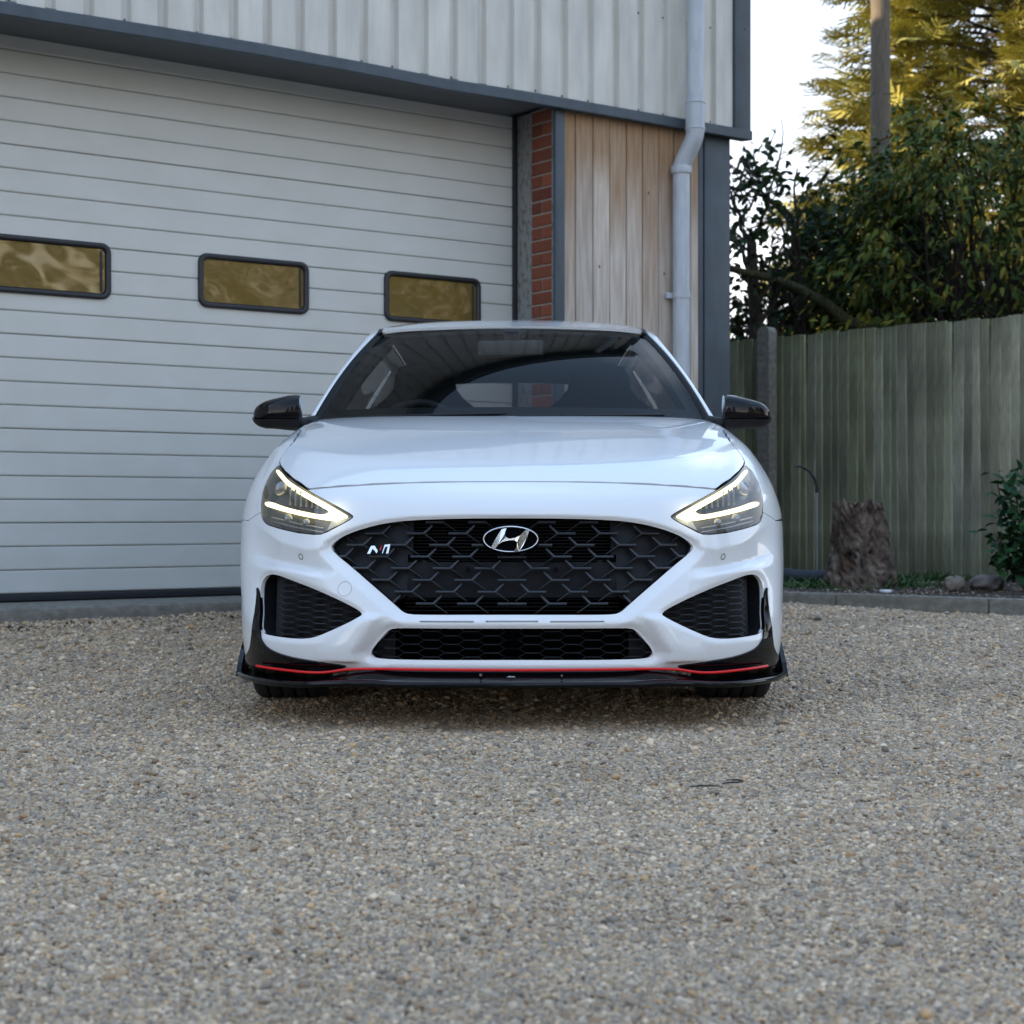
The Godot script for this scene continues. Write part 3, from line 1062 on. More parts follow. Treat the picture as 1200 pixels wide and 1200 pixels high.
var l_base := Lut.new([0.10, 0.075, 0.16, 0.03, 0.20, 0.008, 0.25, 0.0, 0.30, 0.0, 0.36, 0.012, 0.45, 0.034, 0.52, 0.052, 0.58, 0.069, 0.62, 0.083, 0.66, 0.104, 0.70, 0.145, 0.74, 0.205, 0.80, 0.31, 0.90, 0.50])
var l_plan := Lut.new([0.0, 0.0, 0.2, 0.008, 0.4, 0.038, 0.5, 0.072, 0.6, 0.130, 0.68, 0.205, 0.74, 0.285, 0.80, 0.40, 0.85, 0.53, 0.90, 0.72, 0.96, 1.0])
var l_planmul := Lut.new([0.1, 0.80, 0.35, 0.82, 0.55, 0.93, 0.68, 1.0, 1.0, 1.0])
var l_top := Lut.new([0.0, 0.60, 0.08, 0.655, 0.15, 0.706, 0.22, 0.742, 0.35, 0.787, 0.5, 0.828, 0.7, 0.876, 0.9, 0.916, 1.05, 0.941, 1.15, 0.955, 1.35, 0.975, 1.7, 0.985, 2.5, 1.0, 4.6, 1.03])
var l_drop := Lut.new([0.0, 0.0, 0.25, 0.002, 0.45, 0.007, 0.55, 0.012, 0.65, 0.019, 0.75, 0.032, 0.85, 0.06, 0.95, 0.12])
var l_side := Lut.new([0.10, 0.815, 0.2, 0.832, 0.25, 0.839, 0.35, 0.847, 0.5, 0.868, 0.6, 0.876, 0.69, 0.852, 0.766, 0.814, 0.81, 0.786, 0.865, 0.752, 0.90, 0.742, 0.935, 0.730, 1.05, 0.66])
var feat := PackedFloat32Array()
const FX0 := 0.0; const FY0 := 0.12; const FS := 0.003; const FNX := 320; const FNY := 240

static func smax(a: float, b: float, k: float) -> float:
	var h := maxf(k - absf(a - b), 0.0) / k
	return maxf(a, b) + h * h * k * 0.25

func feat_at(ax: float, y: float) -> float:
	if feat.is_empty(): return 0.0
	var fx := clampf((ax - FX0) / FS, 0.0, FNX - 2.001); var fy := clampf((y - FY0) / FS, 0.0, FNY - 2.001)
	var i := int(fx); var j := int(fy)
	fx -= i; fy -= j
	var o := j * FNX + i
	return lerpf(lerpf(feat[o], feat[o + 1], fx), lerpf(feat[o + FNX], feat[o + FNX + 1], fx), fy)

func car_g(p: Vector3) -> float:
	var ax := absf(p.x)
	var f1 := l_base.at(p.y) + l_plan.at(ax) * l_planmul.at(p.y) + feat_at(ax, p.y) - p.z
	var f2 := p.y - (l_top.at(p.z) - l_drop.at(ax))
	var wide := 0.012 * exp(-pow((p.z - 0.92) / 0.34, 2.0)) - 0.03 * clampf(p.z - 3.4, 0.0, 1.0)
	var f3 := ax - l_side.at(p.y) - wide + 0.012
	var g := smax(smax(f1 * 0.8, f3, 0.06), f2, 0.035)
	if p.z > 3.0:
		g = smax(g, p.z - 4.33 + 0.35 * pow(ax / 0.85, 3.0) + 0.25 * maxf(0.0, p.y - 0.75), 0.08)
	return g

func car_n(p: Vector3) -> Vector3:
	var e := 0.004
	var n := Vector3(car_g(p + Vector3(e, 0, 0)) - car_g(p - Vector3(e, 0, 0)), car_g(p + Vector3(0, e, 0)) - car_g(p - Vector3(0, e, 0)), car_g(p + Vector3(0, 0, e)) - car_g(p - Vector3(0, 0, e)))
	return n.normalized()

# where the line from a (inside) to b (outside) leaves the skin
func car_hit(a: Vector3, b: Vector3, off := 0.0) -> Vector3:
	var ga := car_g(a) - off; var gb := car_g(b) - off
	var ta := 0.0; var tb := 1.0
	var t := 0.5
	var side := 0
	for i in 40:
		t = (ta * gb - tb * ga) / (gb - ga) if i % 4 != 3 and gb != ga else (ta + tb) * 0.5
		var g := car_g(a.lerp(b, t)) - off
		if absf(g) < 0.00002 or tb - ta < 0.00001: break
		if g > 0.0:
			tb = t; gb = g
			if side == 1: ga *= 0.5
			side = 1
		else:
			ta = t; ga = g
			if side == -1: gb *= 0.5
			side = -1
	return a.lerp(b, t)

const DC := 1.5        # the front skin is unrolled round an upright axis at this depth
var out := {}          # outlines of the left half: name -> Array of Vector3(x, y, D)

func tx(p: Vector3) -> Vector2:
	return Vector2(atan2(p.x, DC - p.z), p.y)

func chaikin(p: Array, times := 2, closed := true) -> Array:
	for k in times:
		var q := []
		var n := p.size()
		if not closed: q.append(p[0])
		for i in (n if closed else n - 1):
			var a = p[i]; var b = p[(i + 1) % n]
			q.append(a * 0.75 + b * 0.25); q.append(a * 0.25 + b * 0.75)
		if not closed: q.append(p[n - 1])
		p = q
	return p

func to2(p: Array) -> PackedVector2Array:
	var r := PackedVector2Array()
	for q in p: r.append(tx(q))
	return r

func xy2(p: Array) -> PackedVector2Array:
	var r := PackedVector2Array()
	for q in p: r.append(Vector2(q.x, q.y))
	return r

# skin points from unrolled coordinates
func skin_front(q: Vector2, off := 0.0) -> Array:
	var a := Vector3(0, q.y, DC)
	var b := a + Vector3(sin(q.x), 0, -cos(q.x)) * 1.9
	var p := car_hit(a, b, off)
	return [p, car_n(p)]

func skin_top(q: Vector2, off := 0.0) -> Array:
	var p := car_hit(Vector3(q.x, 0.55, q.y), Vector3(q.x, 1.2, q.y), off)
	return [p, car_n(p)]

func skin_side(q: Vector2, off := 0.0) -> Array:
	var p := car_hit(Vector3(0.2, q.y, q.x), Vector3(1.2, q.y, q.x), off)
	return [p, car_n(p)]

func skin(kind: int, q: Vector2, off: float) -> Array:
	if kind == 0: return skin_front(q, off)
	if kind == 1: return skin_top(q, off)
	return skin_side(q, off)

func flipz(p: Vector3) -> Vector3: return Vector3(p.x, p.y, -p.z)

# a piece of the skin inside an outline and outside holes; edges turned in by depth. mirror adds the other half.
func skin_piece(b: MB, kind: int, outer: PackedVector2Array, holes: Array, step: Vector2, off := 0.0, depth := 0.006, halves := 3, flange_only := false) -> void:
	var lo := outer[0]; var hi := outer[0]
	for q in outer:
		lo = lo.min(q); hi = hi.max(q)
	var nx := int(ceil((hi.x - lo.x) / step.x)); var ny := int(ceil((hi.y - lo.y) / step.y))
	var st := Vector2((hi.x - lo.x) / nx, (hi.y - lo.y) / ny)
	var loops := [outer]
	loops.append_array(holes)
	var touched := {}
	for lp in loops:
		for i in lp.size():
			var a: Vector2 = lp[i]; var c: Vector2 = lp[(i + 1) % lp.size()]
			var m := int(maxf(absf(c.x - a.x) / st.x, absf(c.y - a.y) / st.y) * 4.0) + 1
			for k in m + 1:
				var q := a.lerp(c, float(k) / m)
				var ci := int(floor((q.x - lo.x) / st.x)); var cj := int(floor((q.y - lo.y) / st.y))
				for e in [[0, 0], [1, 0], [-1, 0], [0, 1], [0, -1]]:
					touched[Vector2i(ci + e[0], cj + e[1])] = true
	var cache := {}
	var first := b.v.size()
	var tris := PackedInt32Array()
	var pos := []; var nor := []
	var vid := func(q: Vector2) -> int:
		var key := Vector2i(roundi(q.x * 40000.0), roundi(q.y * 40000.0))
		if cache.has(key): return cache[key]
		var s := skin(kind, q, off)
		pos.append(s[0]); nor.append(s[1])
		cache[key] = pos.size() - 1
		return pos.size() - 1
	if not flange_only:
		for j in ny:
			for i in nx:
				var a := lo + Vector2(i * st.x, j * st.y)
				var cell := PackedVector2Array([a, a + Vector2(st.x, 0), a + st, a + Vector2(0, st.y)])
				if not touched.has(Vector2i(i, j)):
					var c := a + st * 0.5
					var inside := Geometry2D.is_point_in_polygon(c, outer)
					if inside:
						for h in holes:
							if Geometry2D.is_point_in_polygon(c, h):
								inside = false
								break
					if inside:
						var q0: int = vid.call(cell[0]); var q1: int = vid.call(cell[1]); var q2: int = vid.call(cell[2]); var q3: int = vid.call(cell[3])
						tris.append_array(PackedInt32Array([q0, q1, q2, q0, q2, q3]))
					continue
				var res: Array = Geometry2D.intersect_polygons(cell, outer)
				for h in holes:
					var nxt := []
					for r in res: nxt.append_array(Geometry2D.clip_polygons(r, h))
					res = nxt
				for r in res:
					if Geometry2D.is_polygon_clockwise(r) and r.size() < 3: continue
					var cl := PackedVector2Array()
					for q in r:
						if cl.is_empty() or cl[cl.size() - 1].distance_squared_to(q) > 1e-10: cl.append(q)
					if cl.size() > 2 and cl[0].distance_squared_to(cl[cl.size() - 1]) < 1e-10: cl.remove_at(cl.size() - 1)
					if cl.size() < 3: continue
					var ix := Geometry2D.triangulate_polygon(cl)
					if ix.is_empty():
						ix = Geometry2D.triangulate_delaunay(cl)
					for k in ix: tris.append(vid.call(cl[k]))
	var sides := []
	if halves & 1: sides.append(-1.0)
	if halves & 2: sides.append(1.0)
	for sgn in sides:
		var base := b.v.size()
		for i in pos.size():
			var p: Vector3 = pos[i]; var n: Vector3 = nor[i]
			b.add(Vector3(p.x * sgn, p.y, -p.z), Vector3(n.x * sgn, n.y, -n.z))
		for k in tris: b.t.append(base + k)
	if depth > 0.0:
		for lp in loops:
			var ring := []
			for i in lp.size():
				var a: Vector2 = lp[i]; var c: Vector2 = lp[(i + 1) % lp.size()]
				if kind < 2 and a.x < 0.002 and c.x < 0.002:      # the middle line is no edge
					ring.append(null)
					continue
				var m := maxi(1, int(maxf(absf(c.x - a.x) / st.x, absf(c.y - a.y) / st.y)))
				for k in m:
					ring.append(skin(kind, a.lerp(c, float(k) / m), off))
				ring.append(skin(kind, c, off))
				ring.append(false)      # joined with the next
			for sgn in sides:
				var prev = null
				for e in ring:
					if e == null:
						prev = null
						continue
					if e is bool: continue
					if prev != null and (prev[0] as Vector3).distance_to(e[0]) > 0.0002:
						var p0: Vector3 = prev[0]; var p1: Vector3 = e[0]
						var i0: Vector3 = p0 - prev[1] * depth; var i1: Vector3 = p1 - e[1] * depth
						b.quad(Vector3(p0.x * sgn, p0.y, -p0.z), Vector3(p1.x * sgn, p1.y, -p1.z), Vector3(i1.x * sgn, i1.y, -i1.z), Vector3(i0.x * sgn, i0.y, -i0.z))
					prev = e

func shrink(p: PackedVector2Array, by: float) -> PackedVector2Array:
	var r := Geometry2D.offset_polygon(p, -by, Geometry2D.JOIN_MITER if by < 0.0 else Geometry2D.JOIN_SQUARE)
	var best := p
	var most := 0.0
	for q in r:
		var a := 0.0
		for i in q.size(): a += q[i].cross(q[(i + 1) % q.size()])
		if absf(a) > most:
			most = absf(a); best = q
	# keep the middle line exactly in the middle
	for i in best.size():
		if by > 0.0 and absf(best[i].x) < by * 1.6 and absf(p[0].x) < 0.001: best[i].x = 0.0
	return best

func seg_d(p: Vector2, lp: PackedVector2Array, closed := true) -> float:
	var m := 9.0
	var n := lp.size()
	for i in (n if closed else n - 1):
		var q := Geometry2D.get_closest_point_to_segment(p, lp[i], lp[(i + 1) % n])
		m = minf(m, p.distance_squared_to(q))
	return sqrt(m)

func line_y(lp: PackedVector2Array, x: float) -> float:
	for i in lp.size() - 1:
		var a := lp[i]; var c := lp[i + 1]
		if (x - a.x) * (x - c.x) <= 0.0: return lerpf(a.y, c.y, (x - a.x) / (c.x - a.x) if c.x != a.x else 0.0)
	return lp[0].y if absf(x - lp[0].x) < absf(x - lp[lp.size() - 1].x) else lp[lp.size() - 1].y

# the pressed shapes of the nose: rolled edges round the openings, the hollow under the lamps, the fins beside the grille
func make_features() -> void:
	var gr := xy2(out.GRILLE); var lo := xy2(out.LOWER); var it := xy2(out.INTAKE)
	gr.append(Vector2(-0.3, 0.3285)); gr.append(Vector2(-0.3, 0.6017))
	lo.append(Vector2(-0.3, 0.2005)); lo.append(Vector2(-0.3, 0.2902))
	var A := xy2(out.SKIRTA); var Bl := xy2(out.SKIRTB); var fc := xy2(out.FACET)
	var f := PackedFloat32Array()
	f.resize(FNX * FNY)
	for j in FNY:
		for i in FNX:
			var p := Vector2(FX0 + i * FS, FY0 + j * FS)
			var h := 0.0
			if p.y > 0.30 and p.y < 0.64 and p.x < 0.56:
				var d := seg_d(p, gr)
				if Geometry2D.is_point_in_polygon(p, gr): h += lerpf(0.017, 0.012, smoothstep(0.50, 0.56, p.y))
				elif d < 0.034:
					var up := smoothstep(0.50, 0.56, p.y)
					var w := lerpf(0.030, 0.012, up)
					if d < w: h += lerpf(0.017, 0.012, up) * pow(1.0 - d / w, lerpf(1.0, 1.6, up))
			if p.y > 0.17 and p.y < 0.32 and p.x < 0.45:
				var d := seg_d(p, lo)
				if Geometry2D.is_point_in_polygon(p, lo): h += 0.014
				elif d < 0.022: h += 0.014 * pow(1.0 - d / 0.022, 1.4)
				# the flared plane outboard of the lower opening
				if p.x > 0.33: h += 0.010 * smoothstep(0.05, 0.0, d) * smoothstep(0.34, 0.38, p.x)
			if p.x > 0.40 and p.x < 0.82 and p.y > 0.22 and p.y < 0.47:
				var d := seg_d(p, it)
				if Geometry2D.is_point_in_polygon(p, it): h += 0.008
				elif d < 0.014: h += 0.008 * pow(1.0 - d / 0.014, 1.5)
			# hollow between the lamp and the upper edge of the side opening
			if p.x > 0.46 and p.x < 0.84:
				var ya := line_y(A, p.x) + 0.004; var yb := line_y(Bl, p.x)
				var fade := smoothstep(0.49, 0.60, p.x) * smoothstep(0.82, 0.72, p.x)
				var t := (ya - p.y) / (ya - yb)
				if t > -0.25 and t < 1.3:
					var prof := 0.0
					if t < 0.72: prof = clampf((t + 0.08) / 0.80, 0.0, 1.0)
					else: prof = 1.0 - smoothstep(0.66, 1.04, t)
					h += 0.037 * prof * fade
				# below that edge the skin turns under towards the opening
				if p.y < yb and p.y > 0.25:
					h += 0.30 * minf(yb - p.y, 0.075) * fade * (1.0 if p.y > 0.33 else smoothstep(0.27, 0.33, p.y))
			# bright slanted facet beside the side opening
			if p.x > 0.33 and p.x < 0.56 and p.y > 0.19 and p.y < 0.34:
				var along := clampf((0.3287 - p.y) / 0.11, 0.0, 1.0)
				var edge := lerpf(0.352, 0.425, along)
				h -= 0.014 * smoothstep(0.0, 0.04, p.x - edge) * smoothstep(0.15, 0.06, p.x - edge) * smoothstep(0.335, 0.315, p.y)
			f[j * FNX + i] = h
	# soften by one cell
	var g := f.duplicate()
	for j in range(1, FNY - 1):
		for i in range(1, FNX - 1):
			var o := j * FNX + i
			g[o] = f[o] * 0.6 + (f[o - 1] + f[o + 1] + f[o - FNX] + f[o + FNX]) * 0.10
	feat = g

# depth of the plain nose, for what sits in the openings
func nose_d(x: float, y: float) -> float:
	return l_base.at(y) + l_plan.at(absf(x)) * l_planmul.at(y)

func arch_points(cD: float, cy: float, r: float, a0: float, a1: float, n := 18) -> Array:
	var q := []
	for i in n + 1:
		var a := lerpf(a0, a1, float(i) / n)
		var D := cD + cos(a) * r; var y := cy + sin(a) * r
		var p: Vector3 = skin_side(Vector2(D, y))[0]
		q.append(p)
	return q

func bar3(b: MB, a: Vector3, c: Vector3, h0: float, h1: float, dep: float, up := Vector3.UP) -> void:
	# a tapered bar with a roof-like front, from a to c; front faces +z
	var dir := (c - a).normalized()
	var s := dir.cross(Vector3(0, 0, 1)).normalized()
	if s.y < 0: s = -s
	var f := Vector3(0, 0, 1)
	var P := []
	for e in [[a, h0], [c, h1]]:
		var o: Vector3 = e[0]; var h: float = e[1]
		P.append([o - s * h * 0.5 - f * dep, o - s * h * 0.36 - f * h * 0.25, o - s * h * 0.14, o + s * h * 0.14, o + s * h * 0.5 - f * h * 0.35, o + s * h * 0.5 - f * dep])
	for i in 5:
		b.quad(P[0][i], P[0][i + 1], P[1][i + 1], P[1][i])
	for e in [0, 1]:
		var m: Vector3 = (P[e][0] + P[e][3]) * 0.5
		for i in 5: b.tri(m, P[e][i], P[e][i + 1])

func lattice(b: MB, poly: PackedVector2Array, o: Vector2, pitch: Vector2, thick: float, dep: float, recess: float, sgn: float, flat_d := -1.0) -> void:
	var P := func(q: Vector2) -> Vector3:
		var D := (nose_d(q.x, q.y) if flat_d < 0.0 else flat_d) + recess
		return Vector3(q.x * sgn, q.y, -D)
	var lo := poly[0]; var hi := poly[0]
	for q in poly:
		lo = lo.min(q); hi = hi.max(q)
	var i0 := int(floor((lo.x - o.x) / pitch.x)) - 1; var i1 := int(ceil((hi.x - o.x) / pitch.x)) + 1
	var j0 := int(floor((lo.y - o.y) / pitch.y)) - 1; var j1 := int(ceil((hi.y - o.y) / pitch.y)) + 1
	for i in range(i0, i1):
		for j in range(j0, j1):
			var c := o + Vector2(i * pitch.x, (j + (0.5 if posmod(i, 2) == 1 else 0.0)) * pitch.y)
			var hl := pitch.x * 0.34
			var a := c - Vector2(hl, 0); var e := c + Vector2(hl, 0)
			if Geometry2D.is_point_in_polygon(c, poly) or Geometry2D.is_point_in_polygon(a, poly) or Geometry2D.is_point_in_polygon(e, poly):
				bar3(b, P.call(a), P.call(e), thick, thick, dep)
				for s in [-1.0, 1.0]:
					var k := c + Vector2(pitch.x - hl, s * pitch.y * 0.5)
					bar3(b, P.call(e), P.call(k), thick * 0.8, thick * 0.8, dep)
					var k2 := c - Vector2(pitch.x - hl, s * pitch.y * 0.5)
					bar3(b, P.call(a), P.call(k2), thick * 0.8, thick * 0.8, dep)

func flat_part(b: MB, pts: Array, to: Callable, depth: float, bevel := 0.0) -> void:
	# a raised plate with the outline pts (Vector2), to() maps (Vector2, height) to a place
	var poly := PackedVector2Array(pts)
	var top := poly
	if bevel > 0.0:
		var r := Geometry2D.offset_polygon(poly, -bevel, Geometry2D.JOIN_MITER)
		if r.size() == 1 and r[0].size() >= 3: top = r[0]
	var ix := Geometry2D.triangulate_polygon(top)
	for k in range(0, ix.size(), 3):
		b.tri(to.call(top[ix[k]], depth), to.call(top[ix[k + 1]], depth), to.call(top[ix[k + 2]], depth))
	for i in poly.size():
		var a := poly[i]; var c := poly[(i + 1) % poly.size()]
		var a2 := a; var c2 := c
		if bevel > 0.0:
			a2 = near(top, a); c2 = near(top, c)
		b.quad(to.call(a, 0.0), to.call(c, 0.0), to.call(c2, depth), to.call(a2, depth))

func near(p: PackedVector2Array, q: Vector2) -> Vector2:
	var best := p[0]
	for i in p.size():
		var c := Geometry2D.get_closest_point_to_segment(q, p[i], p[(i + 1) % p.size()])
		if c.distance_squared_to(q) < best.distance_squared_to(q): best = c
	return best

# outlines on the left half of the nose, in metres: across, up, back
func car_outlines() -> void:
	out["GRILLE"] = [Vector3(0.0, 0.6017, 0.0761), Vector3(0.1468, 0.6016, 0.0811), Vector3(0.2943, 0.5967, 0.0919), Vector3(0.3685, 0.5881, 0.1015), Vector3(0.4307, 0.5732, 0.1104), Vector3(0.4835, 0.5546, 0.1222), Vector3(0.5138, 0.5373, 0.1288), Vector3(0.5302, 0.5236, 0.1319), Vector3(0.5312, 0.515, 0.1296), Vector3(0.5216, 0.5016, 0.1209), Vector3(0.4655, 0.4608, 0.0873), Vector3(0.3891, 0.3987, 0.0509), Vector3(0.3293, 0.3488, 0.029), Vector3(0.3144, 0.3358, 0.0234), Vector3(0.2948, 0.3288, 0.0191), Vector3(0.2414, 0.3279, 0.0133), Vector3(0.1205, 0.3283, 0.0073), Vector3(0.0, 0.3285, 0.004)]
	out["LOWER"] = [Vector3(0.0, 0.2902, 0.0), Vector3(0.1446, 0.2899, 0.0042), Vector3(0.2897, 0.2905, 0.0143), Vector3(0.3409, 0.29, 0.0212), Vector3(0.358, 0.2814, 0.0238), Vector3(0.38, 0.2593, 0.0274), Vector3(0.4022, 0.2323, 0.0324), Vector3(0.4086, 0.2187, 0.0359), Vector3(0.4063, 0.2089, 0.0376), Vector3(0.3929, 0.2029, 0.0367), Vector3(0.3585, 0.2009, 0.0315), Vector3(0.2416, 0.1997, 0.0174), Vector3(0.0, 0.2005, 0.0079)]
	out["INTAKE"] = [Vector3(0.7473, 0.2615, 0.2406), Vector3(0.7523, 0.3039, 0.2487), Vector3(0.7577, 0.3535, 0.2688), Vector3(0.7584, 0.3909, 0.2822), Vector3(0.752, 0.4139, 0.2819), Vector3(0.7388, 0.4283, 0.2696), Vector3(0.7208, 0.4354, 0.2497), Vector3(0.6998, 0.435, 0.2256), Vector3(0.6705, 0.4274, 0.1939), Vector3(0.5926, 0.4027, 0.1265), Vector3(0.5086, 0.373, 0.0775), Vector3(0.4576, 0.3498, 0.0547), Vector3(0.4348, 0.337, 0.0449), Vector3(0.4272, 0.3287, 0.0408), Vector3(0.432, 0.3227, 0.0406), Vector3(0.4617, 0.3065, 0.0464), Vector3(0.512, 0.2836, 0.0628), Vector3(0.5632, 0.2612, 0.0853), Vector3(0.5946, 0.2546, 0.1022), Vector3(0.6294, 0.253, 0.1246), Vector3(0.6849, 0.2551, 0.1705)]
	out["LAMP"] = [Vector3(0.7301, 0.7649, 0.5168), Vector3(0.7496, 0.7449, 0.5137), Vector3(0.763, 0.7126, 0.4864), Vector3(0.7692, 0.6779, 0.4558), Vector3(0.7704, 0.6409, 0.4274), Vector3(0.7647, 0.6096, 0.3967), Vector3(0.7542, 0.5928, 0.3688), Vector3(0.7383, 0.5827, 0.3384), Vector3(0.6847, 0.5693, 0.2638), Vector3(0.6267, 0.5586, 0.2042), Vector3(0.5775, 0.5545, 0.1682), Vector3(0.5563, 0.5554, 0.156), Vector3(0.5381, 0.5617, 0.1484), Vector3(0.4948, 0.5841, 0.1367), Vector3(0.4721, 0.5965, 0.1325), Vector3(0.4622, 0.6039, 0.1317), Vector3(0.4624, 0.6089, 0.1337), Vector3(0.4729, 0.6163, 0.1408), Vector3(0.5101, 0.6362, 0.1657), Vector3(0.5649, 0.6627, 0.2121), Vector3(0.6148, 0.6886, 0.2728), Vector3(0.6632, 0.7168, 0.355), Vector3(0.6996, 0.7418, 0.4361), Vector3(0.7189, 0.7603, 0.4927)]
	out["BLADE"] = [Vector3(0.7672, 0.3991, 0.299), Vector3(0.7666, 0.3653, 0.2858), Vector3(0.7691, 0.3024, 0.2736), Vector3(0.7761, 0.233, 0.2845), Vector3(0.7851, 0.2057, 0.3071), Vector3(0.804, 0.1831, 0.3646), Vector3(0.8086, 0.1591, 0.403), Vector3(0.7653, 0.1608, 0.2946), Vector3(0.6752, 0.1586, 0.1915), Vector3(0.5933, 0.1565, 0.1329), Vector3(0.5278, 0.1609, 0.0979), Vector3(0.489, 0.1701, 0.0777), Vector3(0.4684, 0.1772, 0.0665), Vector3(0.4884, 0.1805, 0.0709), Vector3(0.5389, 0.1864, 0.0869), Vector3(0.6305, 0.1972, 0.1337), Vector3(0.6857, 0.2086, 0.1765), Vector3(0.7202, 0.2223, 0.2093), Vector3(0.738, 0.2422, 0.2284), Vector3(0.7474, 0.2716, 0.2409), Vector3(0.7548, 0.3287, 0.257), Vector3(0.7598, 0.3783, 0.2797)]
	out["RED"] = [Vector3(0.7458, 0.1621, 0.2654), Vector3(0.6979, 0.1606, 0.2114), Vector3(0.6335, 0.1584, 0.1577), Vector3(0.5801, 0.1564, 0.1257), Vector3(0.5358, 0.1572, 0.1037), Vector3(0.4971, 0.1633, 0.0848), Vector3(0.4638, 0.1703, 0.0694), Vector3(0.4262, 0.1731, 0.0575), Vector3(0.3399, 0.1741, 0.0417), Vector3(0.1936, 0.1734, 0.0274), Vector3(0.0, 0.1727, 0.0217)]
	out["BONNET"] = [Vector3(0.0, 0.7084, 0.1679), Vector3(0.1494, 0.7079, 0.1711), Vector3(0.2992, 0.7048, 0.1764), Vector3(0.4505, 0.6976, 0.1954), Vector3(0.5414, 0.6918, 0.2276), Vector3(0.6034, 0.6869, 0.262), Vector3(0.6152, 0.6912, 0.2761), Vector3(0.6638, 0.7194, 0.3597), Vector3(0.7003, 0.7446, 0.4414), Vector3(0.7213, 0.7632, 0.5011), Vector3(0.7288, 0.7775, 0.5374), Vector3(0.7261, 0.7901, 0.5573), Vector3(0.7163, 0.8098, 0.585), Vector3(0.705, 0.8302, 0.6235), Vector3(0.6995, 0.8491, 0.6883)]
	out["SEAM"] = [Vector3(0.7659, 0.62, 0.4054), Vector3(0.7936, 0.6069, 0.4516), Vector3(0.8195, 0.5935, 0.5016)]
	out["SENSOR"] = [Vector3(0.6247, 0.4891, 0.1773)]
	out["TOWCAP"] = [Vector3(0.4789, 0.4001, 0.0743)]
	out["SLOT1"] = [Vector3(0.2655, 0.3099, 0.0122), Vector3(0.1084, 0.3104, 0.0037)]
	out["SLOT2"] = [Vector3(0.0771, 0.3105, 0.0028), Vector3(0.0, 0.3106, 0.0007)]
	out["FACET"] = [Vector3(0.4272, 0.3287, 0.0408), Vector3(0.3508, 0.3212, 0.0252), Vector3(0.407, 0.2517, 0.0321), Vector3(0.4669, 0.2212, 0.0504)]
	out["SKIRTA"] = [Vector3(0.7817, 0.5705, 0.4063), Vector3(0.6816, 0.519, 0.2402), Vector3(0.5967, 0.5007, 0.1616), Vector3(0.5233, 0.5139, 0.1256)]
	out["SKIRTB"] = [Vector3(0.7773, 0.4553, 0.341), Vector3(0.6775, 0.4506, 0.2092), Vector3(0.594, 0.4393, 0.1392), Vector3(0.549, 0.4305, 0.1115)]
	out["DRL"] = [Vector3(0.7402, 0.7526, 0.511), Vector3(0.7263, 0.7496, 0.485), Vector3(0.6854, 0.7151, 0.3767), Vector3(0.6361, 0.6887, 0.2916), Vector3(0.5782, 0.6595, 0.2182), Vector3(0.5365, 0.6386, 0.1801), Vector3(0.4961, 0.6162, 0.15), Vector3(0.4826, 0.6087, 0.1413), Vector3(0.4955, 0.602, 0.1438), Vector3(0.5177, 0.5942, 0.1504), Vector3(0.5542, 0.5978, 0.1707), Vector3(0.6156, 0.6071, 0.2155), Vector3(0.6811, 0.6203, 0.2847), Vector3(0.7285, 0.6311, 0.351), Vector3(0.7605, 0.639, 0.4079), Vector3(0.7648, 0.6509, 0.4239), Vector3(0.7357, 0.6514, 0.375), Vector3(0.6823, 0.634, 0.2938), Vector3(0.6164, 0.6206, 0.2228), Vector3(0.575, 0.6131, 0.1899), Vector3(0.5549, 0.6128, 0.1775), Vector3(0.5387, 0.6218, 0.1727), Vector3(0.5767, 0.6409, 0.2053), Vector3(0.6199, 0.6635, 0.2519), Vector3(0.6665, 0.6872, 0.3202), Vector3(0.7091, 0.7172, 0.4092), Vector3(0.7411, 0.7451, 0.5001)]
	out["TIP"] = [Vector3(0.5341, 0.5908, 0.157), Vector3(0.5165, 0.5927, 0.1492), Vector3(0.4954, 0.6002, 0.143), Vector3(0.4687, 0.6058, 0.1348), Vector3(0.4722, 0.5984, 0.1332), Vector3(0.5468, 0.5666, 0.1547)]

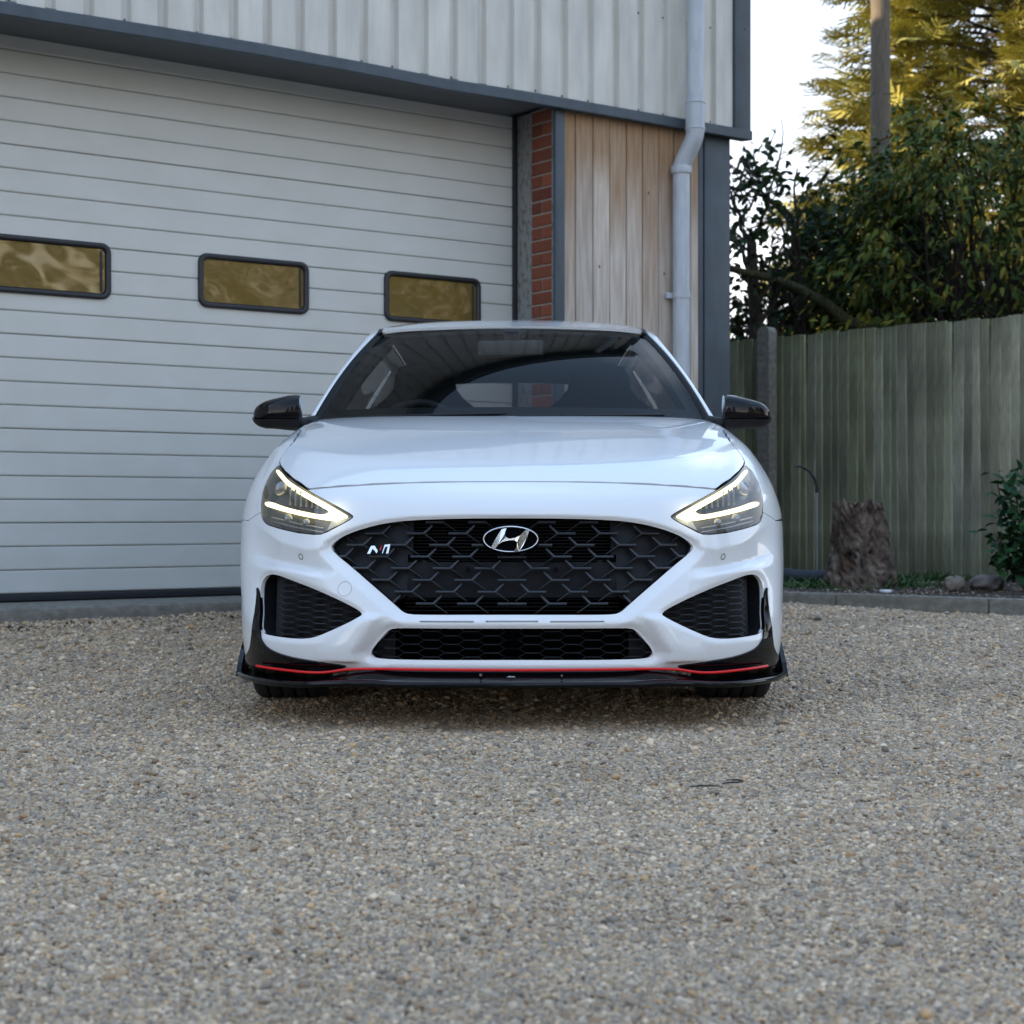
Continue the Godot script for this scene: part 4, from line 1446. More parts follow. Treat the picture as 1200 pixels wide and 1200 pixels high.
func car_materials() -> void:
	var m := mat("white_paint", lin(0.81, 0.815, 0.815), 0.30)
	m.clearcoat_enabled = true
	m.clearcoat = 1.0
	m.clearcoat_roughness = 0.02
	m = mat("gloss_black", lin(0.003, 0.003, 0.004), 0.07, 0.0, 0.32)
	m.clearcoat_enabled = true
	m.clearcoat = 0.15
	m.clearcoat_roughness = 0.02
	mat("black_plastic", lin(0.012, 0.013, 0.015), 0.5, 0.0, 0.35)
	mat("grille_plastic", lin(0.016, 0.019, 0.024), 0.28, 0.0, 0.5)
	mat("grille_plate", lin(0.016, 0.017, 0.021), 0.6, 0.0, 0.3)
	mat("deep_black", lin(0.003, 0.003, 0.0035), 0.9, 0.0, 0.1)
	mat("chrome", lin(0.82, 0.83, 0.85), 0.06, 1.0)
	mat("red_line", lin(0.74, 0.008, 0.010), 0.30)
	mat("badge_red", lin(0.55, 0.01, 0.02), 0.3)
	m = mat("tyre", lin(0.022, 0.022, 0.023), 0.85)
	mat("alloy", lin(0.10, 0.10, 0.11), 0.3, 0.8)
	mat("lamp_inside", lin(0.010, 0.010, 0.011), 0.35, 0.3)
	mat("lamp_chrome", lin(0.26, 0.26, 0.265), 0.25, 0.9)
	mat("lamp_clear", lin(0.30, 0.31, 0.30), 0.25)
	m = mat("lamp_light", lin(0.6, 0.6, 0.5), 0.4)
	m.emission_enabled = true
	m.emission = Color(1.0, 0.94, 0.66)
	m.emission_energy_multiplier = 1.15
	m = mat("lamp_lens", Color(0.75, 0.74, 0.70, 0.12), 0.02, 0.0, 0.5)
	m.transparency = BaseMaterial3D.TRANSPARENCY_ALPHA
	m = mat("screen_glass", Color(0.008, 0.028, 0.034, 0.42), 0.01, 0.0, 0.22)
	m.transparency = BaseMaterial3D.TRANSPARENCY_ALPHA
	m = mat("side_glass", Color(0.012, 0.016, 0.018, 0.84), 0.01, 0.0, 0.5)
	m.transparency = BaseMaterial3D.TRANSPARENCY_ALPHA
	mat("frit", lin(0.004, 0.0045, 0.005), 0.5, 0.0, 0.3)
	mat("seat_fabric", lin(0.020, 0.021, 0.023), 0.9)
	mat("dash_plastic", lin(0.018, 0.019, 0.021), 0.7)
	mat("mirror_glass", lin(0.8, 0.82, 0.84), 0.02, 1.0)
	mat("red_lamp", lin(0.35, 0.01, 0.012), 0.12)

func build_car() -> void:
	car_materials()
	car_outlines()
	make_features()
	var C := thing("parked_car", "white hatchback seen head on with lit headlights, black honeycomb grille and red front stripe", "car", Vector3(0, 0, -4.93))
	var sn := Vector2(0.0075, 0.0065)
	var gr := to2(chaikin(out.GRILLE, 1, false)); var lo := to2(chaikin(out.LOWER, 1, false))
	gr.append(Vector2(0, 0.3285)); lo.append(Vector2(0, 0.2005))
	# openings on the middle line reach a little past it
	var gr_h := gr.duplicate(); gr_h.append(Vector2(-0.05, 0.3285)); gr_h.append(Vector2(-0.05, 0.6017))
	var lo_h := lo.duplicate(); lo_h.append(Vector2(-0.05, 0.2005)); lo_h.append(Vector2(-0.05, 0.2902))
	var it := to2(chaikin(out.INTAKE, 2))
	var lamp := to2(chaikin(out.LAMP, 1))
	var slot1 := rect_loop(out.SLOT1[1].x, out.SLOT1[0].x, 0.3098, 0.0048)
	var slot2 := rect_loop(-0.03, out.SLOT2[0].x, 0.3106, 0.0048)
	# ---- bumper cover
	var L: Array = out.LAMP
	var bl := []
	for i in 6: bl.append(out.BONNET[i])
	for i in [20, 19, 18, 17, 16, 15, 14, 13, 12, 11, 10, 9, 8, 7, 6, 5]: bl.append(L[i])
	bl.append_array(out.SEAM)
	var arch := arch_points(0.90, 0.325, 0.352, PI * 0.5, PI, 20)      # from the top forwards and down
	var seam_arch := []
	for p in arch:
		if p.y < 0.60: seam_arch.append(p)
	bl.append_array(seam_arch)
	bl.append_array([skin_side(Vector2(0.548, 0.26))[0], skin_side(Vector2(0.54, 0.19))[0]])
	var low := []
	for th in [1.05, 0.85, 0.70, 0.60, 0.50, 0.42, 0.35, 0.30, 0.2, 0.1, 0.0]:
		low.append(skin_front(Vector2(minf(th, tx(bl[bl.size() - 1]).x), 0.1735 - 0.016 * smoothstep(0.30, 0.40, th) + 0.02 * smoothstep(0.5, 0.75, th)))[0])
	bl.append_array(low)
	var bump := shrink(to2(bl), 0.0014)
	bump[nearest(bump, Vector2(0, 0.708))].x = 0.0
	var b := MB.new()
	skin_piece(b, 0, bump, [gr_h, lo_h, it, slot1, slot2], sn, 0.0, 0.012)
	var bumper := obj("bumper_cover", b, mats.white_paint, C)
	# ---- front wings
	var fl := []
	for i in [5, 4, 3, 2, 1, 0, 23]: fl.append(L[i])
	for i in range(9, 15): fl.append(out.BONNET[i])
	for q in [[0.7015, 0.80], [0.708, 0.92], [0.712, 1.02], [0.710, 1.12]]: fl.append(skin_top(Vector2(q[0], q[1]))[0])
	for y in [0.92, 0.88, 0.82, 0.74, 0.66]: fl.append(skin_side(Vector2(1.12, y))[0])
	var arch2 := arch_points(0.90, 0.325, 0.352, PI * 0.5 - 0.67, PI, 30)
	var tail := []
	for p in arch2:
		if p.y >= 0.598: tail.append(p)
	fl.append_array(tail)
	fl.append(out.SEAM[2]); fl.append(out.SEAM[1]); fl.append(out.SEAM[0])
	var fen := shrink(to2(fl), 0.0011)
	for h in [1, 2]:
		b = MB.new()
		skin_piece(b, 0, fen, [], sn, 0.0, 0.012, h)
		obj("front_wing", b, mats.white_paint, C)
	# ---- bonnet
	var bo := []
	for p in out.BONNET: bo.append(Vector2(p.x, p.z))
	for q in [[0.7005, 0.80], [0.707, 0.92], [0.711, 1.02], [0.709, 1.12], [0.69, 1.30]]: bo.append(Vector2(q[0], q[1]))
	for i in 9:
		var x := lerpf(0.66, 0.0, i / 8.0)
		bo.append(Vector2(x, 1.135 + 0.40 * x * x))
	var bon := shrink(PackedVector2Array(bo), 0.0032)
	bon[nearest(bon, Vector2(0, 0.171))].x = 0.0
	bon[nearest(bon, Vector2(0, 1.135))].x = 0.0
	b = MB.new()
	skin_piece(b, 1, bon, [], Vector2(0.016, 0.014), 0.0, 0.012)
	obj("bonnet", b, mats.white_paint, C)
	# ---- black inner structure close under the skin, dark in the gaps
	b = MB.new()
	var shell := PackedVector2Array([Vector2(0, 0.20), Vector2(0.70, 0.20), Vector2(0.72, 0.60), Vector2(0.95, 0.62), Vector2(0.95, 0.90), Vector2(0.75, 0.90), Vector2(0, 0.75)])
	skin_piece(b, 0, shell, [gr_h, lo_h, it, lamp], Vector2(0.02, 0.016), -0.013, 0.0)
	skin_piece(b, 1, PackedVector2Array([Vector2(0, 0.20), Vector2(0.55, 0.27), Vector2(0.72, 0.60), Vector2(0.72, 1.25), Vector2(0, 1.2)]), [], Vector2(0.05, 0.05), -0.013, 0.0)
	obj("inner_structure", b, mats.deep_black, C)
	# ---- grille
	build_grille(C, gr, lo, it)
	# ---- lamps
	for h in [1, 2]:
		var sg := -1.0 if h == 1 else 1.0
		var HL := sub("headlight", C)
		b = MB.new()
		skin_piece(b, 0, shrink(lamp, 0.0016), [], Vector2(0.009, 0.008), -0.001, 0.0, h)
		obj("lens", b, mats.lamp_lens, HL)
		b = MB.new()
		skin_piece(b, 0, lamp, [], Vector2(0.02, 0.02), -0.055, 0.0, h)
		skin_piece(b, 0, lamp, [], Vector2(0.02, 0.02), -0.003, 0.055, h, true)
		obj("housing", b, mats.lamp_inside, HL)
		b = MB.new()
		skin_piece(b, 0, lamp, [shrink(lamp, 0.0020)], Vector2(0.01, 0.01), -0.0025, 0.004, h)
		obj("bezel", b, mats.gloss_black, HL)
		b = MB.new()
		skin_piece(b, 0, shrink(to2(chaikin(out.DRL, 1)), 0.0004), [], Vector2(0.012, 0.012), -0.014, 0.008, h)
		obj("light_guide", b, mats.lamp_light, HL)
		b = MB.new()
		skin_piece(b, 0, to2(out.TIP), [], Vector2(0.02, 0.02), -0.016, 0.01, h)
		obj("clear_tip", b, mats.lamp_clear, HL)
		# reflector ribs and projector modules
		b = MB.new()
		for k in 7:
			var x := 0.575 + k * 0.018
			var p: Vector3 = skin_front(tx(Vector3(x, 0.650, nose_d(x, 0.65))), -0.038)[0]
			b.box(Vector3(p.x * sg, lerpf(0.642, 0.668, k / 6.0), -p.z), Vector3(0.006, 0.030 + 0.004 * k, 0.02), 0.002)
		obj("reflector_ribs", b, mats.lamp_chrome, HL).set_meta("kind", "stuff")
		for k in 3:
			var x: float = [0.715, 0.68, 0.62][k]; var y: float = [0.690, 0.60, 0.588][k]
			var p: Vector3 = skin_front(tx(Vector3(x, y, nose_d(x, y))), -0.03)[0]
			b = MB.new()
			var rr: float = [0.024, 0.015, 0.013][k]
			var rows := []
			for i in 6:
				var a := PI * 0.5 * i / 5.0
				var ring := []
				for j in 18: ring.append(Vector3(p.x * sg + cos(TAU * j / 18) * rr * sin(a), y + sin(TAU * j / 18) * rr * sin(a), -p.z + rr * 0.55 * cos(a)))
				rows.append(ring)
			b.grid(rows, true)
			obj("projector", b, mats.lamp_chrome, HL)
		for k in 2:
			b = MB.new()
			var pa: Vector3 = skin_front(tx(Vector3(0.74, 0.607, nose_d(0.74, 0.607))), -0.03)[0]; var pb: Vector3 = skin_front(tx(Vector3(0.565, 0.575, nose_d(0.565, 0.575))), -0.03)[0]
			var o := Vector3(0, -0.012 * k - 0.004, 0.004 * k)
			b.tube([Vector3(pa.x * sg, pa.y, -pa.z) + o, Vector3((pa.x + pb.x) * 0.5 * sg, (pa.y + pb.y) * 0.5 - 0.002, -(pa.z + pb.z) * 0.5 + 0.03) + o, Vector3(pb.x * sg, pb.y, -pb.z) + o], 0.0035, 6)
			obj("trim_strip", b, mats.lamp_chrome, HL)
		var ol := OmniLight3D.new()
		ol.name = "lamp_glow"
		var lp: Vector3 = skin_front(tx(Vector3(0.52, 0.615, nose_d(0.52, 0.615))), 0.012)[0]
		ol.position = Vector3(lp.x * sg, lp.y, -lp.z)
		ol.light_color = Color(1.0, 0.93, 0.70)
		ol.light_energy = 0.0012
		ol.light_size = 0.02
		ol.omni_range = 6.0
		ol.omni_attenuation = 2.0
		ol.shadow_enabled = true
		HL.add_child(ol)
	# ---- black side blades, red line, splitter
	for h in [1, 2]:
		b = MB.new()
		skin_piece(b, 0, to2(chaikin(out.BLADE, 1)), [], Vector2(0.01, 0.008), 0.007, 0.012, h)
		obj("side_blade", b, mats.gloss_black, C)
	b = MB.new()
	var rl := []
	for sg in [-1.0, 1.0]:
		var part := []
		for p in chaikin(out.RED, 2, false):
			var s: Array = skin_front(tx(p), 0.026)
			part.append(Vector3(s[0].x * sg, s[0].y + 0.002, -s[0].z))
		if sg > 0: part.reverse()
		if sg < 0: rl = part
		else: rl.append_array(part.slice(1))
	b.tube(rl, 0.0044, 6)
	obj("red_stripe", b, mats.red_line, C)
	build_splitter(C)
	# ---- sensors, tow cover
	for sg in [-1.0, 1.0]:
		b = MB.new()
		var s: Array = skin_front(tx(out.SENSOR[0]), 0.0)
		ring_on(b, s, 0.0085, 0.0012, sg)
		obj("parking_sensor", b, mats.black_plastic, bumper)
	b = MB.new()
	ring_on(b, skin_front(tx(out.TOWCAP[0]), 0.0), 0.0215, 0.0007, -1.0)
	obj("tow_cover", b, mats.lamp_clear, bumper)
	build_cabin(C)
	build_sides(C)
	build_wheels(C)

func ring_on(b: MB, s: Array, r: float, w: float, sg: float) -> void:
	var n := Vector3(s[1].x * sg, s[1].y, -s[1].z); var c := Vector3(s[0].x * sg, s[0].y, -s[0].z)
	var u := n.cross(Vector3.UP).normalized(); var v := n.cross(u)
	var p := []
	for i in 25:
		# follow the skin so the ring lies flush
		var q := c + (u * cos(TAU * i / 24) + v * sin(TAU * i / 24)) * r
		var hit := car_hit(Vector3(q.x, q.y, -q.z) - Vector3(n.x, n.y, -n.z) * 0.05, Vector3(q.x, q.y, -q.z) + Vector3(n.x, n.y, -n.z) * 0.05)
		p.append(Vector3(hit.x, hit.y, -hit.z))
	b.tube(p, w, 5, false)

func rect_loop(x0: float, x1: float, y: float, h: float) -> PackedVector2Array:
	var r := PackedVector2Array()
	for q in [[x0, -0.5], [x1 - h * 0.5, -0.5], [x1, 0.0], [x1 - h * 0.5, 0.5], [x0, 0.5]]:
		r.append(tx(Vector3(q[0], y + q[1] * h, nose_d(q[0], y))))
	return r

func nearest(p: PackedVector2Array, q: Vector2) -> int:
	var best := 0
	for i in p.size():
		if p[i].distance_squared_to(q) < p[best].distance_squared_to(q): best = i
	return best

func build_grille(C: Node3D, gr: PackedVector2Array, lo: PackedVector2Array, it: PackedVector2Array) -> void:
	var G := sub("grille", C)
	# rolled frame inside the opening
	var b := MB.new()
	var half := gr.duplicate()
	skin_piece(b, 0, half, [], Vector2(0.02, 0.02), -0.004, 0.05, 3, true)
	obj("grille_frame", b, mats.black_plastic, G)
	# plates behind: left and right sides, the middle band; radiator slats in the open parts
	var gx := xy2(chaikin(out.GRILLE, 1, false)); gx.append(Vector2(0, 0.3285))
	for sg in [-1.0, 1.0]:
		for pl in [[Vector2(0.285, 0.56), Vector2(0.285, 0.497), Vector2(0.30, 0.497), Vector2(0.30, 0.38), Vector2(0.345, 0.355), Vector2(0.56, 0.48), Vector2(0.56, 0.60), Vector2(0.285, 0.60)]]:
			b = MB.new()
			var r := Geometry2D.intersect_polygons(PackedVector2Array(pl), Geometry2D.offset_polygon(gx, 0.012)[0])
			for q in r:
				flat_part(b, Array(q), func(p: Vector2, h: float) -> Vector3: return Vector3(p.x * sg, p.y, -(nose_d(p.x, p.y) + 0.052 - h)), 0.004)
			obj("blanking_plate", b, mats.grille_plate, G)
		b = MB.new()
		b.tube([Vector3(0.252 * sg, 0.4735, -nose_d(0.252, 0.4735) - 0.05), Vector3(0.252 * sg, 0.4735, -nose_d(0.252, 0.4735) - 0.042)], 0.0085, 14)
		obj("stud", b, mats.grille_plate, G)
		b = MB.new()
		b.tube([Vector3(0.127 * sg, 0.4545, -nose_d(0.127, 0.45) - 0.05), Vector3(0.127 * sg, 0.4545, -nose_d(0.127, 0.45) - 0.040)], [0.0085, 0.007], 14, false)
		obj("screw_boss", b, mats.black_plastic, G)
	b = MB.new()
	flat_part(b, [Vector2(-0.30, 0.476), Vector2(-0.30, 0.374), Vector2(0.30, 0.374), Vector2(0.30, 0.476)], func(p: Vector2, h: float) -> Vector3: return Vector3(p.x, p.y, -(nose_d(p.x, 0.42) + 0.056 - h)), 0.004)
	obj("blanking_plate", b, mats.grille_plate, G)
	b = MB.new()
	for k in 13:
		b.box(Vector3(0, 0.480 + k * 0.0095, -0.155), Vector3(0.62, 0.0022, 0.01))
	for k in 4:
		b.box(Vector3(0, 0.335 + k * 0.011, -0.125), Vector3(0.62, 0.0022, 0.01))
	obj("radiator_slats", b, mats.black_plastic, G).set_meta("kind", "stuff")
	b = MB.new()
	b.box(Vector3(0, 0.46, -0.26), Vector3(1.15, 0.40, 0.01))
	b.box(Vector3(0, 0.24, -0.15), Vector3(0.95, 0.14, 0.01))
	b.box(Vector3(0, 0.617, -0.20), Vector3(0.72, 0.01, 0.10))
	obj("radiator", b, mats.deep_black, G)
	# the forked fins; rows from the top, odd rows shifted by half a step
	var big := Geometry2D.offset_polygon(gx, 0.010)[0]
	var px := 0.002417
	var P := func(x: float, y: float, s: float, dep: float) -> Vector3: return Vector3(x * s, y, -(nose_d(x, y) + 0.022 + dep))
	for row in 8:
		var y := 0.594 - row * 0.03325 - 0.0035
		var base: float = [52.4, 75.4, 47.9, 70.8, 44.2, 68.0, 40.5, 64.4][row] * px
		for sg in [-1.0, 1.0]:
			for k in range(-1, 6):
				var x0 := base + k * (50.6 - row * 0.25) * px
				if x0 < 0.09: continue
				var xf := x0 - 21.5 * px
				var stem_in := Geometry2D.is_point_in_polygon(Vector2((x0 + xf) * 0.5, y), big)
				var fork_in := Geometry2D.is_point_in_polygon(Vector2(xf, y), big)
				if not (stem_in or fork_in): continue
				b = MB.new()
				if Geometry2D.is_point_in_polygon(Vector2(x0, y), big): bar3(b, P.call(x0, y, sg, 0.0), P.call(xf, y, sg, 0.0), 0.0090, 0.0082, 0.02)
				else: bar3(b, P.call(x0 - 10 * px, y, sg, 0.0), P.call(xf, y, sg, 0.0), 0.0090, 0.0082, 0.02)
				var u := Vector2(xf - 9.2 * px, y + 0.0235)
				if Geometry2D.is_point_in_polygon(u, big): bar3(b, P.call(xf, y + 0.001, sg, 0.001), P.call(u.x, u.y, sg, 0.003), 0.0100, 0.0068, 0.02)
				var w := Vector2(xf - 15.0 * px, y - 0.0265)
				if Geometry2D.is_point_in_polygon(w, big): bar3(b, P.call(xf, y - 0.001, sg, 0.002), P.call(w.x, w.y, sg, 0.018), 0.0050, 0.0026, 0.02)
				obj("grille_fin", b, mats.grille_plastic, G)
		if row in [3, 5, 7]:
			b = MB.new()
			bar3(b, P.call(-17.0 * px, y, 1.0, 0.0), P.call(17.0 * px, y, 1.0, 0.0), 0.0090, 0.0090, 0.02)
			obj("grille_fin", b, mats.grille_plastic, G)
	# oval emblem: black backing, chrome ring, slanted letter
	var E := sub("emblem", C)
	var ec := Vector2(-0.0036, 0.5425)
	var ED := nose_d(0, 0.54) + 0.006
	b = MB.new()
	var rows := []
	for q in [[1.04, 0.012], [1.06, 0.0], [1.02, -0.006], [0.96, -0.006], [0.5, -0.003], [0.0, -0.002]]:
		var ring := []
		for i in 48: ring.append(Vector3(ec.x + cos(TAU * i / 48) * 0.0805 * q[0], ec.y + sin(TAU * i / 48) * 0.0400 * q[0], -(ED + q[1])))
		rows.append(ring)
	b.grid(rows, true, true)
	obj("backing", b, mats.deep_black, E)
	b = MB.new()
	rows = []
	for q in [[0.0, 0.0], [0.0, -0.007], [0.0012, -0.010], [0.0030, -0.0105], [0.0048, -0.009], [0.0054, -0.005]]:
		var ring := []
		for i in 64:
			ring.append(Vector3(ec.x + cos(TAU * i / 64) * (0.0800 - q[0]), ec.y + sin(TAU * i / 64) * (0.0383 - q[0]), -(ED + q[1])))
		rows.append(ring)
	b.grid(rows, true, true)
	obj("ring", b, mats.chrome, E)
	b = MB.new()
	var hp := []
	for q in [[385, 425], [430, 335], [480, 250], [525, 185], [575, 180], [552, 230], [543, 265], [560, 303], [600, 322], [660, 312], [720, 285], [785, 225], [840, 213], [800, 310], [760, 400], [710, 470], [650, 472], [680, 420], [690, 395], [690, 362], [660, 338], [600, 338], [520, 355], [465, 390], [435, 432]]:
		hp.append(Vector2(ec.x + (q[0] - 615.0) * 0.0002435, ec.y - (q[1] - 326.0) * 0.0002435))
	flat_part(b, hp, func(p: Vector2, h: float) -> Vector3: return Vector3(p.x, p.y, -(ED - h) - (p.y - ec.y) * 0.10 - pow((p.y - ec.y) / 0.04, 2.0) * 0.004 + (p.x - ec.x) * (p.y - ec.y) * 1.2), 0.011, 0.0036)
	obj("letter", b, mats.chrome, E)
	# small slanted badge on the left
	var Bd := sub("badge", C)
	var bd := [["letter_stroke", mats.chrome, [[1000, 795], [1032, 728], [1065, 726], [1092, 768], [1080, 795], [1062, 770], [1048, 758], [1030, 795]]], ["red_bar", mats.badge_red, [[1098, 760], [1112, 728], [1126, 724], [1112, 772]]], ["letter_stroke", mats.chrome, [[1118, 790], [1140, 718], [1190, 714], [1175, 790], [1150, 795], [1163, 738], [1148, 742], [1130, 792]]]]
	for q in bd:
		b = MB.new()
		var pts := []
		for p in q[2]: pts.append(Vector2(-(600.0 - (280.0 + p[0] / 6.667)) * 0.002462, 0.62 - ((530.0 + p[1] / 6.667) - 600.0) * 0.002462))
		flat_part(b, pts, func(p: Vector2, h: float) -> Vector3: return Vector3(p.x, p.y, -(nose_d(p.x, p.y) + 0.024 - h)), 0.012, 0.0012)
		obj(q[0], b, q[1], Bd)
	# lower opening and side openings: honeycomb
	var lx := xy2(chaikin(out.LOWER, 1, false)); lx.append(Vector2(0, 0.2005))
	var LG := sub("lower_grille", C)
	b = MB.new()
	skin_piece(b, 0, lo, [], Vector2(0.02, 0.02), -0.004, 0.05, 3, true)
	obj("grille_frame", b, mats.black_plastic, LG)
	b = MB.new()
	for sg in [-1.0, 1.0]: lattice(b, Geometry2D.offset_polygon(lx, 0.004)[0], Vector2(0.0, 0.2065), Vector2(0.0575, 0.0245), 0.0034, 0.016, 0.030, sg)
	obj("honeycomb", b, mats.grille_plastic, LG).set_meta("kind", "stuff")
	b = MB.new()
	for k in 9: b.box(Vector3(0, 0.205 + k * 0.0095, -0.10), Vector3(0.66, 0.002, 0.01))
	obj("radiator_slats", b, mats.deep_black, LG).set_meta("kind", "stuff")
	for sg in [-1.0, 1.0]:
		b = MB.new()
		b.box(Vector3(0.385 * sg, 0.245, -0.095), Vector3(0.10, 0.11, 0.01))
		obj("blanking_plate", b, mats.grille_plate, LG)
	var ix := xy2(chaikin(out.INTAKE, 2))
	for h in [1, 2]:
		var sg := -1.0 if h == 1 else 1.0
		var SG := sub("side_grille", C)
		b = MB.new()
		skin_piece(b, 0, it, [], Vector2(0.02, 0.02), -0.003, 0.075, h, true)
		obj("grille_frame", b, mats.black_plastic, SG)
		b = MB.new()
		# the honeycomb only fills the inner part; outboard the duct is open and black
		var cut := Geometry2D.intersect_polygons(Geometry2D.offset_polygon(ix, 0.004)[0], PackedVector2Array([Vector2(0.40, 0.2), Vector2(0.685, 0.2), Vector2(0.685, 0.47), Vector2(0.40, 0.47)]))
		lattice(b, cut[0], Vector2(0.455, 0.2440), Vector2(0.0495, 0.0178), 0.0030, 0.016, 0.034, sg)
		obj("honeycomb", b, mats.grille_plastic, SG).set_meta("kind", "stuff")
		b = MB.new()
		var back := []
		for i in 12:
			var x := lerpf(0.40, 0.70, i / 11.0)
			back.append([Vector3(x * sg, 0.23, -(nose_d(x, 0.23) + 0.055)), Vector3(x * sg, 0.46, -(nose_d(x, 0.46) + 0.060))])
		b.grid(back)
		obj("back_plate", b, mats.grille_plate, SG)
		b = MB.new()
		b.box(Vector3(0.725 * sg, 0.34, -0.40), Vector3(0.11, 0.27, 0.01))
		b.box(Vector3(0.69 * sg, 0.34, -0.34), Vector3(0.01, 0.27, 0.12))
		obj("duct", b, mats.deep_black, SG)

func build_splitter(C: Node3D) -> void:
	var S := sub("splitter", C)
	var path := chaikin([Vector2(0.0, -0.030), Vector2(0.30, -0.020), Vector2(0.44, -0.004), Vector2(0.50, 0.012), Vector2(0.60, 0.062), Vector2(0.70, 0.155), Vector2(0.78, 0.285), Vector2(0.825, 0.42), Vector2(0.838, 0.52)], 2, false)
	var rows := []
	var full := []
	for i in range(path.size() - 1, 0, -1): full.append(Vector2(-path[i].x, path[i].y))
	full.append_array(path)
	for i in full.size():
		var p: Vector2 = full[i]
		var d: Vector2 = (full[mini(i + 1, full.size() - 1)] - full[maxi(i - 1, 0)]).normalized()
		var n := Vector2(d.y, -d.x)      # outwards (towards the nose)
		var t := smoothstep(0.38, 0.60, absf(p.x))
		var yb := lerpf(0.128, 0.118, t) + 0.010 * exp(-pow((absf(p.x) - 0.50) / 0.10, 2.0)) * 0.6
		var row := []
		# out from the body, up the bumper face, down to the blade, round its edge and under
		for q in [[-0.045, 0.172 - 0.024 * t], [-0.030, 0.167 - 0.021 * t], [-0.012, 0.154 - 0.011 * t], [-0.004, 0.148 - 0.004 * t], [0.008, 0.1455], [0.016, 0.1435], [0.021, 0.1395], [0.021, 0.131], [0.016, 0.127], [-0.03, 0.126], [-0.16, 0.13]]:
			row.append(Vector3(p.x + n.x * q[0], q[1] + yb - 0.128, -(p.y + n.y * q[0])))
		rows.append(row)
	var b := MB.new()
	# separate strips with their own normals so the edges stay crisp
	for seg in [[0, 3], [3, 5], [5, 8], [8, 10]]:
		var part := []
		for r in rows: part.append(r.slice(seg[0], seg[1] + 1))
		b.grid(part)
	obj("blade", b, mats.gloss_black, S)
	for sg in [-1.0, 1.0]:
		b = MB.new()
		var prof := [Vector2(0.40, 0.118), Vector2(0.57, 0.118), Vector2(0.60, 0.15), Vector2(0.60, 0.215), Vector2(0.555, 0.222), Vector2(0.50, 0.195), Vector2(0.44, 0.158)]
		b.extrude(prof, Vector3(0.829 * sg, 0, 0), Vector3(0, 0, -1), Vector3(0, 1, 0), Vector3(0.014 * sg, 0, 0))
		obj("end_plate", b, mats.gloss_black, S)
	# tiny fixings and a small pale sticker on the face
	for q in [[-0.088, 0.162, 0.004], [0.14, 0.160, 0.003]]:
		b = MB.new()
		b.tube([Vector3(q[0], q[1], 0.012), Vector3(q[0], q[1], 0.020)], q[2], 8)
		obj("fixing", b, mats.lamp_chrome, S)
	b = MB.new()
	flat_part(b, [Vector2(-0.016, 0.1555), Vector2(0.010, 0.1555), Vector2(0.006, 0.1585), Vector2(-0.002, 0.1575), Vector2(-0.006, 0.1595)], func(p: Vector2, h: float) -> Vector3: return Vector3(p.x, p.y, 0.0225 + h - (p.y - 0.15) * 0.9), 0.001)
	obj("sticker", b, mats.lamp_clear, S)
	b = MB.new()
	b.box(Vector3(0, 0.165, -2.4), Vector3(1.45, 0.03, 3.7), 0.01)
	obj("underbody", b, mats.deep_black, C)

# ---- cabin: windscreen, roof, pillars, glass and what shows through it
func ws(s: float, t: float) -> Vector3:
	# windscreen surface, s -1..1 across, t 0..1 up
	var tt := t
	var hw := lerpf(0.701, 0.509, pow(tt, 1.06))
	var D0 := 1.13 + 0.30 * s * s
	var D1 := 1.90 + 0.11 * s * s
	var y0 := 0.946 + 0.008 * s * s
	var y1 := 1.343 - 0.012 * s * s
	var bow := 0.022 * sin(PI * tt)
	return Vector3(hw * s, lerpf(y0, y1, tt) + bow, -lerpf(D0, D1, tt) + bow * 0.4)

var l_roof := Lut.new([1.85, 1.338, 1.92, 1.351, 2.05, 1.378, 2.2, 1.402, 2.4, 1.424, 2.7, 1.436, 3.0, 1.432, 3.4, 1.408, 3.75, 1.365, 4.0, 1.325, 4.12, 1.30])
var l_roofw := Lut.new([1.85, 0.505, 2.0, 0.514, 2.3, 0.526, 2.8, 0.535, 3.4, 0.515, 4.12, 0.47])

func roof_p(s: float, D: float) -> Vector3:
	var w := l_roofw.at(D)
	return Vector3(w * s, l_roof.at(D) - 0.020 * s * s - 0.012 * pow(absf(s), 6.0), -D)

